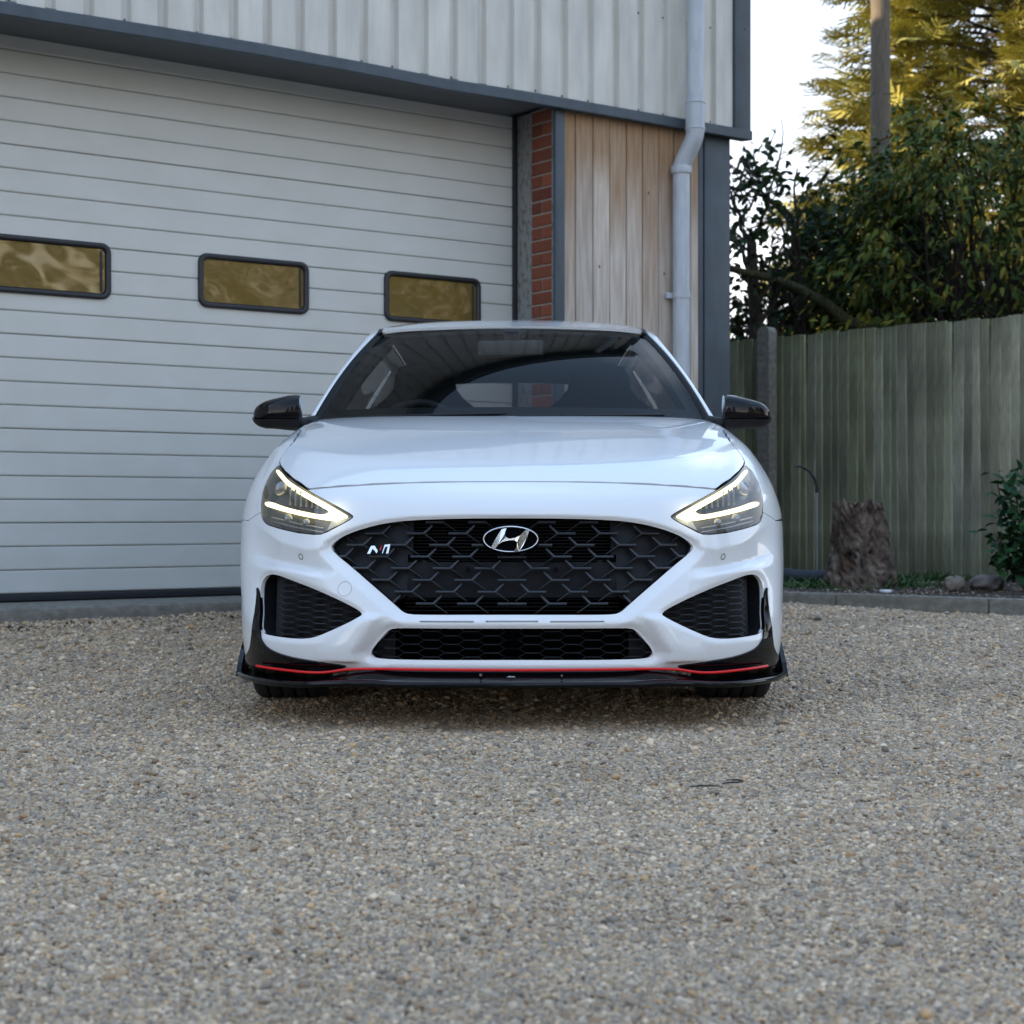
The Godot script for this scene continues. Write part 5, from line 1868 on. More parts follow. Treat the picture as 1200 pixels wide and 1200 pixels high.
func build_cabin(C: Node3D) -> void:
	var b := MB.new()
	var rows := []
	for j in 25:
		var r := []
		for i in 41: r.append(ws(lerpf(-1, 1, i / 40.0), j / 24.0))
		rows.append(r)
	b.grid(rows)
	obj("windscreen", b, mats.screen_glass, C)
	# printed black border just inside the glass
	b = MB.new()
	var ring := []
	var N := 30
	for k in N: ring.append([lerpf(-1, 1, float(k) / N), 0.0, lerpf(-0.93, 0.93, float(k) / N), 0.105])
	for k in N: ring.append([1.0, float(k) / N, 0.93 - 0.005 * sin(PI * k / N), lerpf(0.105, 0.925, float(k) / N)])
	for k in N: ring.append([lerpf(1, -1, float(k) / N), 1.0, lerpf(0.93, -0.93, float(k) / N), 0.925])
	for k in N: ring.append([-1.0, 1.0 - float(k) / N, -0.93 + 0.005 * sin(PI * k / N), lerpf(0.925, 0.105, float(k) / N)])
	rows = [[], []]
	for k in ring.size() + 1:
		var q: Array = ring[k % ring.size()]
		rows[0].append(ws(q[0], q[1]) + Vector3(0, -0.006, -0.004)); rows[1].append(ws(q[2], q[3]) + Vector3(0, -0.006, -0.004))
	b.grid(rows)
	obj("windscreen_border", b, mats.frit, C)
	# cowl between bonnet and glass
	b = MB.new()
	rows = []
	for q in [[-0.10, -0.045], [-0.03, -0.018], [0.03, 0.004]]:
		var r := []
		for i in 31:
			var p := ws(lerpf(-1, 1, i / 30.0), 0.0)
			r.append(p + Vector3(0, q[1] + 0.002, -q[0] * 1.0))
		rows.append(r)
	b.grid(rows)
	obj("cowl", b, mats.black_plastic, C)
	# wipers resting at the foot of the glass
	for q in [[[-0.02, 0.022], [-0.35, 0.010], [-0.62, 0.0]], [[0.56, 0.022], [0.33, 0.008], [0.02, 0.0]]]:
		b = MB.new()
		var pts := []
		for e in q: pts.append(ws(e[0] / 0.72, e[1]) + Vector3(0, 0.006, 0.006))
		b.tube(chaikin(pts, 2, false), 0.005, 6)
		obj("wiper", b, mats.black_plastic, C)
	# roof skin
	b = MB.new()
	rows = []
	for j in 37:
		var D := lerpf(1.885, 4.08, j / 36.0)
		var r := []
		for i in 33:
			var s := lerpf(-1, 1, i / 32.0)
			var p := roof_p(s, D + (0.105 * s * s if j == 0 else 0.105 * s * s * (1.0 - j / 36.0)))
			r.append(p)
		rows.append(r)
	b.grid(rows)
	# front lip, turned down to the glass
	var lip := []
	for i in 33:
		lip.append(rows[0][i] + Vector3(0, -0.010, -0.004))
	b.grid([lip, rows[0]])
	obj("roof", b, mats.white_paint, C)
	b = MB.new()
	rows = []
	for j in 13:
		var D := lerpf(1.95, 4.0, j / 12.0)
		var r := []
		for i in 11: r.append(roof_p(lerpf(-0.96, 0.96, i / 10.0), D) + Vector3(0, -0.045, 0))
		rows.append(r)
	b.grid(rows)
	obj("headlining", b, mats.dash_plastic, C)
	for sg in [-1.0, 1.0]:
		# black moulding in the roof joint
		b = MB.new()
		rows = []
		for j in 25:
			var D := lerpf(1.975, 4.05, j / 24.0)
			var p := roof_p(1.0, D)
			rows.append([Vector3((p.x - 0.004) * sg, p.y - 0.001, p.z), Vector3((p.x + 0.008) * sg, p.y - 0.004, p.z), Vector3((p.x + 0.020) * sg, p.y - 0.006, p.z)])
		b.grid(rows)
		obj("roof_moulding", b, mats.black_plastic, C)
		# painted side frame: A pillar, cant rail, down to the rear
		b = MB.new()
		rows = []
		var path := []
		for k in 15:      # pillar, following the glass edge outwards
			var t := k / 14.0
			var p := ws(1.0, t)
			path.append([p + Vector3(0.026 + 0.006 * t, -0.002, 0.0), 0.027 + 0.018 * t * t, 0.030 + 0.018 * sin(PI * t)])
		for k in range(1, 22):
			var D := lerpf(2.02, 4.0, k / 21.0)
			var p := roof_p(1.0, D)
			path.append([p + Vector3(0.021, -0.006, 0), 0.046, 0.055])
		for e in path:
			var p: Vector3 = e[0]
			var w: float = e[1]; var h: float = e[2]
			rows.append([p + Vector3(-0.002, -0.008, 0), p, p + Vector3(w * 0.45, -h * 0.10, 0), p + Vector3(w * 0.80, -h * 0.38, 0), p + Vector3(w, -h * 0.8, 0), p + Vector3(w + 0.004, -h * 1.2, 0)])
		for r in rows:
			for i in r.size(): r[i].x *= sg
		b.grid(rows)
		obj("side_frame", b, mats.white_paint, C)
		# black seal between glass and frame
		b = MB.new()
		rows = []
		for k in 21:
			var t := k / 20.0
			var p := ws(1.0, t)
			rows.append([Vector3((p.x - 0.003) * sg, p.y + 0.001, p.z + 0.002), Vector3((p.x + 0.012) * sg, p.y + 0.007, p.z + 0.002), Vector3((p.x + 0.024) * sg, p.y + 0.001, p.z + 0.001), Vector3((p.x + 0.030) * sg, p.y - 0.014, p.z)])
		b.grid(rows)
		obj("pillar_seal", b, mats.frit, C)
		# inner pillar trim
		b = MB.new()
		rows = []
		for k in 9:
			var t := k / 8.0
			var p := ws(0.965, t)
			rows.append([Vector3((p.x + 0.02) * sg, p.y - 0.01, p.z - 0.01), Vector3((p.x - 0.02) * sg, p.y - 0.03, p.z - 0.02), Vector3((p.x - 0.01) * sg, p.y - 0.06, p.z - 0.08)])
		b.grid(rows)
		obj("pillar_trim", b, mats.dash_plastic, C)
		# side glass, one sheet per door
		for q in [[1.62, 2.55], [2.60, 3.45]]:
			b = MB.new()
			rows = []
			for j in 13:
				var D := lerpf(q[0], q[1], j / 12.0)
				var top := side_top(D)
				var r := []
				for i in 7:
					var t := i / 6.0
					var f := Vector3(0.752, 0.955 + 0.022 * (D - 1.3), -D)
					var p := f.lerp(top, t) + Vector3(0.012 * sin(PI * t), 0, 0)
					p.x *= sg
					r.append(p)
				rows.append(r)
			b.grid(rows)
			obj("side_window", b, mats.side_glass, C)
		b = MB.new()
		for D in [2.575, 3.475]:
			var top := side_top(D)
			b.grid([[Vector3(0.757 * sg, 0.96 + 0.022 * (D - 1.3), -D + 0.03), Vector3(0.757 * sg, 0.96 + 0.022 * (D - 1.3), -D - 0.03)], [Vector3((top.x + 0.005) * sg, top.y, -D + 0.03), Vector3((top.x + 0.005) * sg, top.y, -D - 0.03)]])
		obj("door_pillar", b, mats.gloss_black, C)
		# quarter behind the rear window
		b = MB.new()
		rows = []
		for j in 9:
			var D := lerpf(3.49, 4.10, j / 8.0)
			var top := side_top(D)
			var r := []
			for i in 7:
				var p := Vector3(0.755 - 0.10 * pow(j / 8.0, 2.0), 0.955 + 0.022 * (D - 1.3), -D).lerp(top, i / 6.0)
				p.x *= sg
				r.append(p)
			rows.append(r)
		b.grid(rows)
		obj("rear_pillar", b, mats.white_paint, C)
	# rear window and its frame
	b = MB.new()
	rows = []
	for j in 9:
		var t := j / 8.0
		var r := []
		for i in 21:
			var s := lerpf(-1, 1, i / 20.0)
			r.append(Vector3(lerpf(0.60, 0.47, t) * s, lerpf(0.99, 1.30, t), -lerpf(4.22, 4.02, t) + 0.06 * s * s))
		rows.append(r)
	b.grid(rows)
	obj("rear_window", b, mats.screen_glass, C)
	b = MB.new()
	for sg in [-1.0, 1.0]:
		b.quad(Vector3(0.60 * sg, 0.97, -4.16), Vector3(0.70 * sg, 0.97, -4.08), Vector3(0.54 * sg, 1.31, -3.96), Vector3(0.47 * sg, 1.31, -3.96))
	obj("tailgate_frame", b, mats.white_paint, C)
	# interior
	b = MB.new()
	rows = []
	for q in [[1.22, 0.925], [1.35, 0.962], [1.50, 0.968], [1.62, 0.945], [1.70, 0.86], [1.72, 0.60]]:
		var r := []
		for i in 21:
			var s := lerpf(-1, 1, i / 20.0)
			var hump := 0.030 * exp(-pow((s * 0.7 + 0.36) / 0.17, 2.0)) if q[0] > 1.4 and q[0] < 1.66 else 0.0
			r.append(Vector3(0.70 * s, q[1] + hump - 0.02 * s * s, -q[0]))
		rows.append(r)
	b.grid(rows)
	obj("dashboard", b, mats.dash_plastic, C)
	for sx in [-0.37, 0.37]:
		var S := sub("front_seat", C)
		b = MB.new()
		rows = []
		for q in [[0.55, 0.22, 0.10, 2.30], [0.75, 0.25, 0.11, 2.36], [0.95, 0.245, 0.105, 2.42], [1.06, 0.215, 0.09, 2.46], [1.10, 0.165, 0.075, 2.475], [1.14, 0.135, 0.07, 2.485], [1.20, 0.125, 0.065, 2.495], [1.235, 0.105, 0.05, 2.50], [1.25, 0.06, 0.03, 2.50], [1.252, 0.0, 0.0, 2.50]]:
			var r := []
			for i in 24:
				var a := TAU * i / 24
				var ca := cos(a); var sa := sin(a)
				r.append(Vector3(sx + q[1] * signf(ca) * pow(absf(ca), 0.6), q[0], -q[3] + q[2] * signf(sa) * pow(absf(sa), 0.6)))
			rows.append(r)
		b.grid(rows, true)
		obj("backrest", b, mats.seat_fabric, S)
		b = MB.new()
		b.box(Vector3(sx, 0.50, -2.05), Vector3(0.48, 0.16, 0.52), 0.05)
		obj("cushion", b, mats.seat_fabric, S)
	b = MB.new()
	b.box(Vector3(0, 0.70, -3.32), Vector3(1.25, 0.50, 0.16), 0.05)
	var bench := obj("rear_seat", b, mats.seat_fabric, C)
	for sx in [-0.36, 0.0, 0.36]:
		b = MB.new()
		b.box(Vector3(sx, 1.0, -3.36), Vector3(0.25, 0.11, 0.10), 0.035)
		obj("headrest", b, mats.seat_fabric, bench)
	# steering wheel on the driver's side (left in the picture)
	b = MB.new()
	var pts := []
	var wc := Vector3(-0.36, 0.885, -1.80)
	var ux := Vector3(1, 0, 0); var uy := Vector3(0, cos(0.42), -sin(0.42))
	for i in 33: pts.append(wc + (ux * cos(TAU * i / 32) + uy * sin(TAU * i / 32)) * 0.175)
	b.tube(pts, 0.016, 8, false)
	var wheel := obj("steering_wheel", b, mats.dash_plastic, C)
	b = MB.new()
	b.box(wc, Vector3(0.14, 0.10, 0.05), 0.02)
	b.box(wc, Vector3(0.34, 0.03, 0.02), 0.008)
	obj("hub", b, mats.dash_plastic, wheel)
	# inside mirror and its sensor housing
	var M := sub("interior_mirror", C)
	b = MB.new()
	b.box(Vector3(-0.005, 1.252, -1.83), Vector3(0.255, 0.062, 0.035), 0.014, Basis(Vector3.UP, -0.12))
	obj("shell", b, mat("mirror_shell_grey", lin(0.075, 0.085, 0.085), 0.35), M)
	b = MB.new()
	b.box(Vector3(0.0, 1.30, -1.86), Vector3(0.07, 0.06, 0.06), 0.02)
	obj("stem", b, mats.dash_plastic, M)
	# tub: floor, sides and boot wall keep the cabin dark
	b = MB.new()
	b.box(Vector3(0, 0.34, -2.7), Vector3(1.45, 0.03, 3.0))
	for sg in [-1.0, 1.0]: b.box(Vector3(0.72 * sg, 0.645, -2.7), Vector3(0.02, 0.60, 2.9))
	b.box(Vector3(0, 0.62, -4.12), Vector3(1.36, 0.56, 0.02))
	b.box(Vector3(0, 0.60, -1.24), Vector3(1.4, 0.56, 0.02))
	obj("cabin_tub", b, mats.dash_plastic, C)

func side_top(D: float) -> Vector3:
	# lower edge of the side frame above the door glass
	if D < 2.02:
		var t := clampf((D - 1.42) / 0.60, 0.0, 1.0)
		var p := ws(1.0, t)
		return Vector3(p.x + 0.030 + 0.02 * t, p.y - 0.04, -D)
	var p := roof_p(1.0, minf(D, 4.05))
	return Vector3(p.x + 0.066, p.y - 0.062, -D)

func build_sides(C: Node3D) -> void:
	# door skins and rear quarters, cut along the shut lines and round the rear wheel
	for h in [1, 2]:
		for q in [["front_door", 1.125, 2.30], ["rear_door", 2.305, 3.20], ["rear_quarter", 3.205, 4.25]]:
			var poly := PackedVector2Array()
			for i in 13:
				var D := lerpf(q[1], q[2], i / 12.0)
				poly.append(Vector2(D, minf(0.955 + 0.022 * (D - 1.3), l_top.at(D) - 0.035)))
			poly.append(Vector2(q[2], 0.20)); poly.append(Vector2(q[1], 0.20))
			var p2 := [poly]
			for cD in [0.90, 3.55]:
				var circ := PackedVector2Array()
				for i in 40: circ.append(Vector2(cD + cos(TAU * i / 40) * 0.352, (0.325 if cD < 1.0 else 0.385) + sin(TAU * i / 40) * 0.352))
				var nxt := []
				for r in p2: nxt.append_array(Geometry2D.clip_polygons(r, circ))
				p2 = nxt
			var b := MB.new()
			for r in p2: skin_piece(b, 2, r, [], Vector2(0.06, 0.035), 0.0, 0.010, h)
			obj(q[0], b, mats.white_paint, C)
	# rear end
	var b := MB.new()
	var rows := []
	for j in 12:
		var y := lerpf(0.22, 0.985, j / 11.0)
		var r := []
		for i in 33:
			var s := lerpf(-1, 1, i / 32.0)
			var x := 0.80 * sin(s * PI * 0.5)
			r.append(Vector3(x, y, -(4.33 - 0.30 * pow(absf(s), 3.5) - 0.25 * maxf(0.0, y - 0.75))))
		rows.append(r)
	b.grid(rows)
	obj("rear_end", b, mats.white_paint, C)
	for sg in [-1.0, 1.0]:
		b = MB.new()
		b.box(Vector3(0.62 * sg, 0.88, -4.27), Vector3(0.26, 0.12, 0.05), 0.02, Basis(Vector3.UP, 0.35 * sg))
		obj("tail_lamp", b, mats.red_lamp, C)
		# door mirrors
		var M := sub("door_mirror", C)
		var st := [[0.742, 0.972, 0.058, 0.060], [0.760, 0.972, 0.060, 0.066], [0.787, 0.972, 0.058, 0.070], [0.837, 0.970, 0.050, 0.066], [0.868, 0.967, 0.0455, 0.058], [0.888, 0.9655, 0.038, 0.048], [0.902, 0.9645, 0.029, 0.036], [0.910, 0.964, 0.019, 0.024], [0.9145, 0.964, 0.009, 0.012], [0.916, 0.964, 0.0, 0.0]]
		rows = []
		for e in st:
			var r := []
			for i in 28:
				var a := TAU * i / 28
				var ca := cos(a); var sa := sin(a)
				var front := 1.0 if ca > 0 else 0.55
				r.append(Vector3(e[0] * sg, e[1] + e[2] * signf(sa) * pow(absf(sa), 0.75), -(1.215 + (e[0] - 0.74) * 0.25) + e[3] * front * signf(ca) * pow(absf(ca), 0.8)))
			rows.append(r)
		b = MB.new()
		b.grid(rows, true)
		var ce := b.add(Vector3(0.742 * sg, 0.972, -1.215), Vector3(-sg, 0, 0))
		for p in rows[0]: b.add(p, Vector3(-sg, 0, 0))
		for i in 28: b.t.append_array(PackedInt32Array([ce, ce + 1 + i, ce + 1 + (i + 1) % 28]))
		obj("shell", b, mats.gloss_black, M)
		# lower half stands out a little, with its own edge
		rows = []
		for e in st:
			var r := []
			for i in 13:
				var a := -PI * 0.5 + lerpf(-0.2, 1.22, i / 12.0)
				var ca := cos(a); var sa := sin(a)
				r.append(Vector3(e[0] * sg + (0.004 * sg if e[0] > 0.85 else 0.0), e[1] + (e[2] + 0.006) * signf(sa) * pow(absf(sa), 0.75), -(1.215 + (e[0] - 0.74) * 0.25) + (e[3] + 0.006) * signf(ca) * pow(absf(ca), 0.8)))
			rows.append(r)
		b = MB.new()
		b.grid(rows)
		obj("lower_shell", b, mats.black_plastic, M)
		b = MB.new()
		b.tube([Vector3(0.70 * sg, 0.935, -1.30), Vector3(0.735 * sg, 0.930, -1.27), Vector3(0.79 * sg, 0.932, -1.24)], [0.030, 0.026, 0.022], 10)
		obj("arm", b, mats.black_plastic, M)
		b = MB.new()
		b.quad(Vector3(0.755 * sg, 0.935, -1.262), Vector3(0.88 * sg, 0.945, -1.292), Vector3(0.88 * sg, 0.99, -1.292), Vector3(0.755 * sg, 1.015, -1.262))
		obj("mirror_glass", b, mats.mirror_glass, M)

func build_wheels(C: Node3D) -> void:
	for q in [[0.90, 0.325, 1], [3.55, 0.385, 0]]:
		for sg in [-1.0, 1.0]:
			var Wn := sub("wheel", C, Vector3(0.728 * sg, q[1], -q[0]))
			var b := MB.new()
			var R := 0.325
			var prof := []
			# tread with four grooves, then the shoulders and sidewalls
			var xs := [-0.1175, -0.116, -0.105]
			prof.append_array([Vector2(-0.100, 0.232), Vector2(-0.116, 0.262), Vector2(-0.1175, 0.290), Vector2(-0.110, 0.313), Vector2(-0.094, R - 0.002)])
			for g in [-0.062, -0.021, 0.021, 0.062]:
				prof.append_array([Vector2(g - 0.0055, R), Vector2(g - 0.0045, R - 0.008), Vector2(g + 0.0045, R - 0.008), Vector2(g + 0.0055, R)])
			prof.append_array([Vector2(0.094, R - 0.002), Vector2(0.110, 0.313), Vector2(0.1175, 0.290), Vector2(0.116, 0.262), Vector2(0.100, 0.232)])
			var rows := []
			for p in prof:
				var r := []
				for i in 56: r.append(Vector3(p.x, sin(TAU * i / 56) * p.y, cos(TAU * i / 56) * p.y))
				rows.append(r)
			b.grid(rows, true)
			obj("tyre", b, mats.tyre, Wn)
			b = MB.new()
			rows = []
			for p in [Vector2(0.098, 0.236), Vector2(0.104, 0.232), Vector2(0.100, 0.222), Vector2(0.02, 0.212), Vector2(-0.09, 0.215)]:
				var r := []
				for i in 48: r.append(Vector3(p.x * sg, sin(TAU * i / 48) * p.y, cos(TAU * i / 48) * p.y))
				rows.append(r)
			b.grid(rows, true)
			for k in 10:
				var a := TAU * k / 10 + (0.10 if k % 2 == 0 else -0.10)
				b.box(Vector3(0.082 * sg, sin(a) * 0.125, cos(a) * 0.125), Vector3(0.03, 0.205, 0.026), 0.006, Basis(Vector3.RIGHT, PI * 0.5 - a))
			b.tube([Vector3(0.05 * sg, 0, 0), Vector3(0.098 * sg, 0, 0)], 0.045, 20)
			obj("rim", b, mats.alloy, Wn)
			b = MB.new()
			b.tube([Vector3(0.02 * sg, 0, 0), Vector3(0.045 * sg, 0, 0)], 0.17, 28)
			obj("brake_disc", b, mats.lamp_chrome, Wn)
			b = MB.new()
			rows = []
			for i in 19:
				var a := PI * i / 18.0
				rows.append([Vector3(-0.13 * sg, sin(a) * 0.355 - 0.02, cos(a) * 0.355), Vector3(0.080 * sg, sin(a) * 0.355 - 0.02, cos(a) * 0.355)])
			b.grid(rows)
			obj("arch_liner", b, mats.deep_black, Wn)

# ------------------------------------------------------------------ small things in the bed and on the gravel
func build_small_things() -> void:
	# rotten tree stump
	var S := thing("tree_stump", "rough broken tree stump with peeling bark beside the fence", "stump", Vector3(2.13, 0.15, -10.75))
	var fn := FastNoiseLite.new(); fn.seed = 9; fn.frequency = 2.2; fn.fractal_octaves = 4
	var b := MB.new()
	var rows := []
	var SEG := 64
	for r in 34:
		var t := r / 33.0
		var row := []
		for k in SEG:
			var a := TAU * k / SEG
			var dir := Vector3(cos(a), 0, sin(a))
			var R := 0.145 + 0.035 * (1.0 - t) + 0.02 * pow(maxf(0.0, 1.0 - t * 1.7), 2.0)
			if cos(a) > 0: R += 0.05 * (1.0 - t) * cos(a)
			R += 0.040 * fn.get_noise_3d(dir.x * 0.7, t * 0.5, dir.z * 0.7)
			# plates of bark, parted by upright cracks and a few cross breaks; a torn hollow low on the right
			var pl := absf(fn.get_noise_3d(dir.x * 1.9 + 0.25 * sin(t * 9.0), t * 0.9 + 7.0, dir.z * 1.9))
			R += 0.030 * smoothstep(0.0, 0.10, pl) - 0.024
			R += 0.012 * fn.get_noise_3d(dir.x * 5.0, t * 5.0, dir.z * 5.0)
			R -= 0.05 * exp(-pow((a - 1.25) / 0.22, 2.0) - pow((t - 0.33) / 0.14, 2.0))
			R -= 0.02 * exp(-pow((a - 1.75) / 0.10, 2.0) - pow((t - 0.45) / 0.25, 2.0))
			var hgt := 0.54 + 0.07 * fn.get_noise_2d(cos(a) * 1.4 + 3.0, sin(a) * 1.4) + 0.035 * sin(a * 9.0) * fn.get_noise_2d(a * 3.0, 2.0)
			row.append(Vector3(dir.x * R, t * hgt - 0.02, dir.z * R))
		rows.append(row)
	b.grid(rows, true, true)
	# tint: grey bark plates, brown wood, pale torn patches
	for i in b.v.size():
		var q := b.v[i]
		var f := fn.get_noise_3d(q.x * 3.0 + 5.0, q.y * 2.0, q.z * 3.0)
		var g := fn.get_noise_3d(q.x * 9.0, q.y * 5.0 + 3.0, q.z * 9.0)
		var c := Color(0.135, 0.088, 0.062).lerp(Color(0.225, 0.175, 0.138), smoothstep(-0.2, 0.2, f))
		c = c.lerp(Color(0.40, 0.32, 0.25), smoothstep(0.22, 0.36, f + g * 0.4) * 0.8)
		var an := atan2(q.z, q.x)
		c = c.lerp(Color(0.46, 0.39, 0.32), exp(-pow((an - 1.75) / 0.10, 2.0) - pow((q.y - 0.25) / 0.12, 2.0)))
		c = c.lerp(Color(0.045, 0.036, 0.032), smoothstep(0.25, 0.42, g - f * 0.3))
		b.c[i] = c
	var sm := mat("stump_bark", Color.WHITE, 0.95)
	triplanar(sm, noise_tex(51, 0.04, Color(0.55, 0.53, 0.51), Color(1, 1, 1), 5), Vector3(3.0, 1.5, 3.0))
	obj("bark", b, sm, S)
	b = MB.new()
	var ce := b.addc(Vector3(0, 0.42, 0), Vector3.UP, Color(0.22, 0.12, 0.06))
	for k in SEG:
		b.addc(rows[33][k] + Vector3(0, -0.004, 0), Vector3.UP, Color(0.30, 0.22, 0.15))
	for k in SEG:
		b.t.append_array(PackedInt32Array([ce, ce + 1 + k, ce + 1 + (k + 1) % SEG]))
	obj("broken_top", b, sm, S)
	# thin standpipe with a bent black hose end
	var H := thing("standpipe", "thin upright metal pipe with a curved black end against the fence", "pipe", Vector3(2.05, 0.15, -11.75))
	b = MB.new()
	b.tube([Vector3(0, 0.05, 0), Vector3(0, 0.62, 0)], 0.006, 8)
	obj("pipe", b, mat("zinc", lin(0.32, 0.34, 0.35), 0.4, 0.6), H)
	b = MB.new()
	b.tube([Vector3(0, 0.60, 0), Vector3(0, 0.645, 0)], 0.013, 8)
	b.tube([Vector3(0, -0.02, 0), Vector3(0.012, 0.06, 0)], 0.014, 8)
	obj("fitting", b, mats.rubber_seal, H)
	b = MB.new()
	b.tube([Vector3(0, 0.64, 0), Vector3(-0.012, 0.69, 0), Vector3(-0.05, 0.745, 0), Vector3(-0.10, 0.775, 0), Vector3(-0.15, 0.78, 0)], [0.011, 0.011, 0.010, 0.008, 0.007], 8)
	obj("hose_end", b, mats.rubber_seal, H)
	# dark rolled sheet lying by the fence
	b = MB.new()
	var pp := []
	for i in 9:
		pp.append(Vector3(-0.5 + i * 0.11, 0.05 + 0.01 * sin(i * 2.0), 0.01 * cos(i * 1.7)))
	b.tube(pp, [0.05, 0.06, 0.062, 0.06, 0.058, 0.055, 0.05, 0.04, 0.02], 10)
	var roll := obj("dark_roll", b, mat("dark_sheet", lin(0.018, 0.024, 0.032), 0.7), self)
	roll.position = Vector3(1.83, 0.14, -11.6)
	tag(roll, "dark blue grey rolled sheet lying at the foot of the fence", "sheet")
	# a broken lump of concrete and stones in the bed
	var st := [[2.62, 10.35, 0.07, 0.05, Color(0.30, 0.25, 0.20), "tan brown stone with a flat face lying in the bed"], [2.82, 10.4, 0.13, 0.055, Color(0.26, 0.23, 0.21), "long rough grey rock on the soil before the fence"], [3.03, 9.6, 0.05, 0.028, Color(0.34, 0.29, 0.23), "small rounded tan stone near the kerb"],
		[3.22, 9.65, 0.045, 0.03, Color(0.30, 0.28, 0.25), "small grey stone beside the green shrub"], [2.95, 10.2, 0.035, 0.02, Color(0.52, 0.52, 0.50), "small pale stone behind the rounded tan stone"]]
	for q in st:
		b = MB.new()
		var sph := []
		for i in 13:
			var row := []
			for j in 20:
				var th := PI * i / 12.0; var ph := TAU * j / 20.0
				var n := Vector3(sin(th) * cos(ph), cos(th), sin(th) * sin(ph))
				var r := 1.0 + 0.45 * fn.get_noise_3d(n.x * 0.6 + q[0] * 3.0, n.y * 0.6, n.z * 0.6)
				row.append(Vector3(n.x * q[2], n.y * q[3], n.z * q[2] * 0.8) * r)
			sph.append(row)
		b.grid(sph, true)
		b.col = q[4]
		for i in b.c.size(): b.c[i] = q[4]
		var o := obj("garden_stone", b, mats.brick, self)
		o.position = Vector3(q[0], 0.16 + q[3] * 0.6, -q[1])
		o.rotation.y = q[0] * 5.0
		tag(o, q[5], "stone", "stones in the bed")
	# flat white plastic lid
	b = MB.new()
	b.tube([Vector3(0, 0, 0), Vector3(0, 0.004, 0), Vector3(0, 0.012, 0), Vector3(0, 0.014, 0)], [0.032, 0.034, 0.034, 0.031], 20)
	var lid := obj("white_lid", b, mat("white_plastic", lin(0.72, 0.74, 0.76), 0.4), self)
	lid.position = Vector3(2.085, 0.172, -9.75)
	tag(lid, "flat white plastic lid lying just behind the kerb", "lid")
	# green shrub at the right edge
	var dk := [Color(0.015, 0.05, 0.018), Color(0.025, 0.075, 0.025), Color(0.035, 0.095, 0.03), Color(0.02, 0.06, 0.03)]
	var SH := thing("green_shrub", "leafy dark green shrub in front of the fence at the right", "shrub", Vector3(3.06, 0.15, -10.2))
	var tb := MB.new()
	var list := []
	for k in 40:
		var a := rng.randf() * TAU
		var e := Vector3(cos(a) * rng.randf_range(0.05, 0.42), rng.randf_range(0.12, 0.72), sin(a) * 0.28)
		e.x += 0.12
		limb(tb, Vector3(cos(a) * 0.05, 0, sin(a) * 0.05), e, 0.007, 0.003, 0.02, 5)
		for l in 34:
			var p := e * rng.randf_range(0.45, 1.05) + Vector3(rng.randfn(), rng.randfn() * 0.8, rng.randfn()) * 0.045
			var dir := Vector3(rng.randf_range(-1, 1), rng.randf_range(-0.5, 0.5), rng.randf_range(-0.6, 1))
			var s := rng.randf_range(0.05, 0.095)
			list.append([Transform3D(look(dir, rng.randf_range(-0.7, 0.7)).scaled(Vector3(s, s, s)), p), vary(dk[rng.randi() % 4], 0.3)])
	obj("stem", tb, mats.bark, SH)
	scatter("foliage", mats.lm3, list, SH)
	# weeds and grass along the bed
	list = []
	var gm := leaf_mesh(1.0, 0.14, 0.5, mats.leaf)
	for i in 1500:
		var cx: float = [1.75, 1.85, 2.3, 2.42, 1.6, 3.35, 2.95, 2.55][i % 8]
		var cd: float = [10.9, 10.7, 10.75, 10.9, 11.3, 9.5, 12.1, 11.7][i % 8]
		var p := Vector3(cx + rng.randfn() * 0.13, 0.15, -cd + rng.randfn() * 0.14)
		if p.z > -kerb_d(p.x) - 0.06: continue
		var dir := Vector3(rng.randf_range(-0.8, 0.8), rng.randf_range(0.25, 1.0), rng.randf_range(-0.8, 0.8))
		var s := rng.randf_range(0.035, 0.10)
		list.append([Transform3D(look(dir, rng.randf_range(-1, 1)).scaled(Vector3(s, s, s)), p), vary([Color(0.025, 0.065, 0.02), Color(0.04, 0.09, 0.03), Color(0.06, 0.10, 0.03)][i % 3], 0.3)])
	var w := scatter("weeds", gm, list, self)
	tag(w, "low green weeds and grass round the stump and along the fence", "weeds", "", "stuff")
	# crumbs of soil, chips and dead leaves over the bed
	list = []
	for i in 5200:
		var x := rng.randf_range(1.4, 6.0)
		var d := kerb_d(x) + 0.05 + rng.randf() * 2.6
		var s := rng.randf_range(0.006, 0.02)
		list.append([Transform3D(Basis.from_euler(Vector3(rng.randf() * 6.0, rng.randf() * 6.0, rng.randf() * 6.0)).scaled(Vector3(s, s * 0.6, s * 0.8)), Vector3(x, 0.152 + rng.randf() * 0.008, -d)), vary([Color(0.16, 0.11, 0.07), Color(0.22, 0.17, 0.12), Color(0.10, 0.07, 0.05), Color(0.30, 0.25, 0.19)][i % 4], 0.3)])
	var li := scatter("leaf_litter", pebble(7), list, self)
	tag(li, "brown crumbs, chips and dead leaves strewn on the soil bed", "litter", "", "stuff")
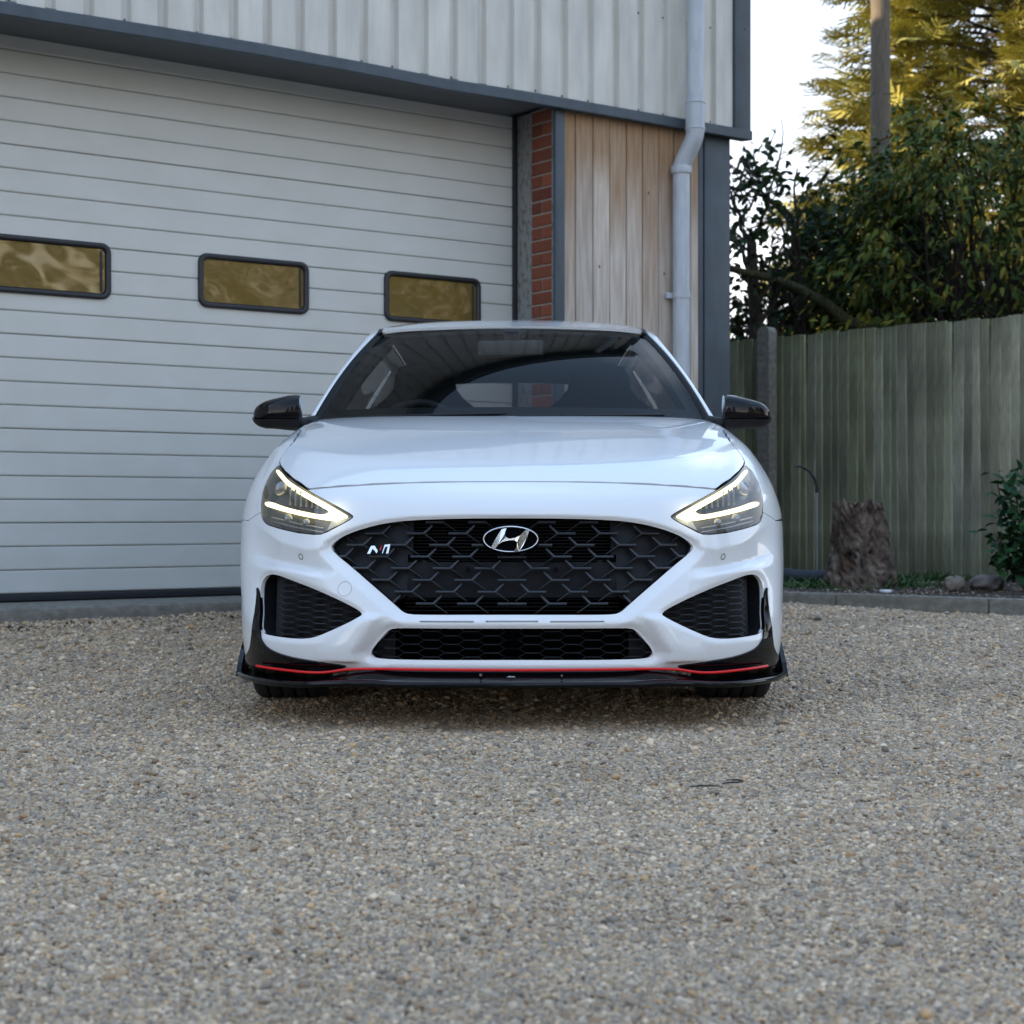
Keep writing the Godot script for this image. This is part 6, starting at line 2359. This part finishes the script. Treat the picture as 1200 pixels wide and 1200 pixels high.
	# twigs on the gravel
	for q in [[0.50, 3.93, 0.0, "curled black twig lying on the gravel in front of the car"], [0.43, 3.88, 0.9, "thin straight dark twig lying on the gravel left of the curled one"]]:
		b = MB.new()
		if q[2] == 0.0:
			b.tube([Vector3(-0.028, 0.004, 0.006), Vector3(-0.012, 0.007, 0.008), Vector3(0.006, 0.007, 0.006), Vector3(0.020, 0.009, -0.002), Vector3(0.006, 0.011, -0.009), Vector3(-0.016, 0.010, -0.010)], [0.0012, 0.0022, 0.002, 0.002, 0.002, 0.001], 6)
		else:
			b.tube([Vector3(-0.035, 0.004, 0.0), Vector3(-0.01, 0.007, 0.004), Vector3(0.03, 0.005, -0.004)], [0.0012, 0.0022, 0.0012], 6)
		var o := obj("twig", b, mats.rubber_seal, self)
		o.position = Vector3(q[0], 0.006, -q[1])
		tag(o, q[3], "twig", "twigs on the gravel")

func pebble(sd: int) -> ArrayMesh:
	var fn := FastNoiseLite.new(); fn.seed = sd; fn.frequency = 0.9
	var sph := SphereMesh.new()
	var b := MB.new()
	var rows := []
	for i in 6:
		var row := []
		for j in 9:
			var th := PI * i / 5.0; var ph := TAU * j / 9.0
			var n := Vector3(sin(th) * cos(ph), cos(th), sin(th) * sin(ph))
			row.append(n * (0.5 * (1.0 + 0.55 * fn.get_noise_3dv(n * 1.1 + Vector3(sd, 0, 0)))))
		rows.append(row)
	b.grid(rows, true, false)
	for j in 9:
		b.n[j] = Vector3.UP
		b.n[45 + j] = Vector3.DOWN
	return b.mesh(mats.stone)

# ------------------------------------------------------------------ loose gravel
func build_gravel() -> void:
	var G := Node3D.new()
	G.name = "loose_gravel"
	add_child(G)
	tag(G, "loose grey and tan pebbles covering the whole yard", "gravel", "", "stuff")
	var pal := [Color(0.27, 0.28, 0.29), Color(0.20, 0.21, 0.23), Color(0.36, 0.35, 0.33), Color(0.33, 0.28, 0.21), Color(0.42, 0.37, 0.30), Color(0.25, 0.20, 0.16), Color(0.30, 0.30, 0.30), Color(0.13, 0.14, 0.16),
		Color(0.40, 0.29, 0.17), Color(0.56, 0.54, 0.50), Color(0.31, 0.29, 0.27), Color(0.24, 0.25, 0.27), Color(0.38, 0.37, 0.36), Color(0.29, 0.25, 0.20), Color(0.22, 0.17, 0.13), Color(0.46, 0.42, 0.36)]
	var lists := [[], [], [], []]
	var fn := FastNoiseLite.new(); fn.seed = 77; fn.frequency = 0.55; fn.fractal_octaves = 3
	var d := 1.85
	while d < 10.6:
		var sp := 0.0055 + 0.00095 * maxf(0.0, d - 2.2)
		var half := d * 0.293 + 0.10
		var x := -half - 1.5
		var xmax := half + 1.5
		while x < xmax:
			var inside := absf(x) < half
			var step := sp if inside else sp * 1.25
			var px := x + rng.randf_range(-0.6, 0.6) * step
			var pd := d + rng.randf_range(-0.6, 0.6) * sp
			x += step
			var wl := (px - 0.025) * 0.585 - (pd - 10.4) * 0.811
			if wl < 0.49 or px > 1.05 and pd > kerb_d(px) - 0.02: continue
			if wl < 0.72 and rng.randf() < 0.55: continue
			var s := step * (1.05 + 0.55 * rng.randf() * rng.randf() + 0.35 * rng.randf())
			if rng.randf() < 0.03: s *= 1.7
			var und := 0.011 * fn.get_noise_2d(px * 2.4, pd * 2.4) + 0.004 * fn.get_noise_2d(px * 9.0, pd * 9.0)
			var bs := Basis.from_euler(Vector3(rng.randf_range(-0.6, 0.6), rng.randf() * TAU, rng.randf_range(-0.6, 0.6))) * Basis.from_scale(Vector3(s * rng.randf_range(0.9, 1.35), s * rng.randf_range(0.5, 0.85), s))
			var c: Color = pal[rng.randi() & 15].lerp(Color(0.30, 0.275, 0.24), 0.18)
			var tone := 1.0 + 0.16 * fn.get_noise_2d(px * 1.3 + 40.0, pd * 2.0)
			var f := rng.randf_range(0.85, 1.4)
			lists[rng.randi() & 3].append([Transform3D(bs, Vector3(px, ground_y(px, pd) - 0.004 + und + rng.randf() * rng.randf() * s * 0.55, -pd)), Color(lerpf(c.g, c.r, 0.85) * f * 1.20 * tone, c.g * f * 0.965 * tone, lerpf(c.g, c.b, 0.85) * f * 0.705 * tone)])
		d += sp
	for i in 4:
		scatter("pebbles", pebble(i + 1), lists[i], G)
	print("pebbles ", lists[0].size() * 4)
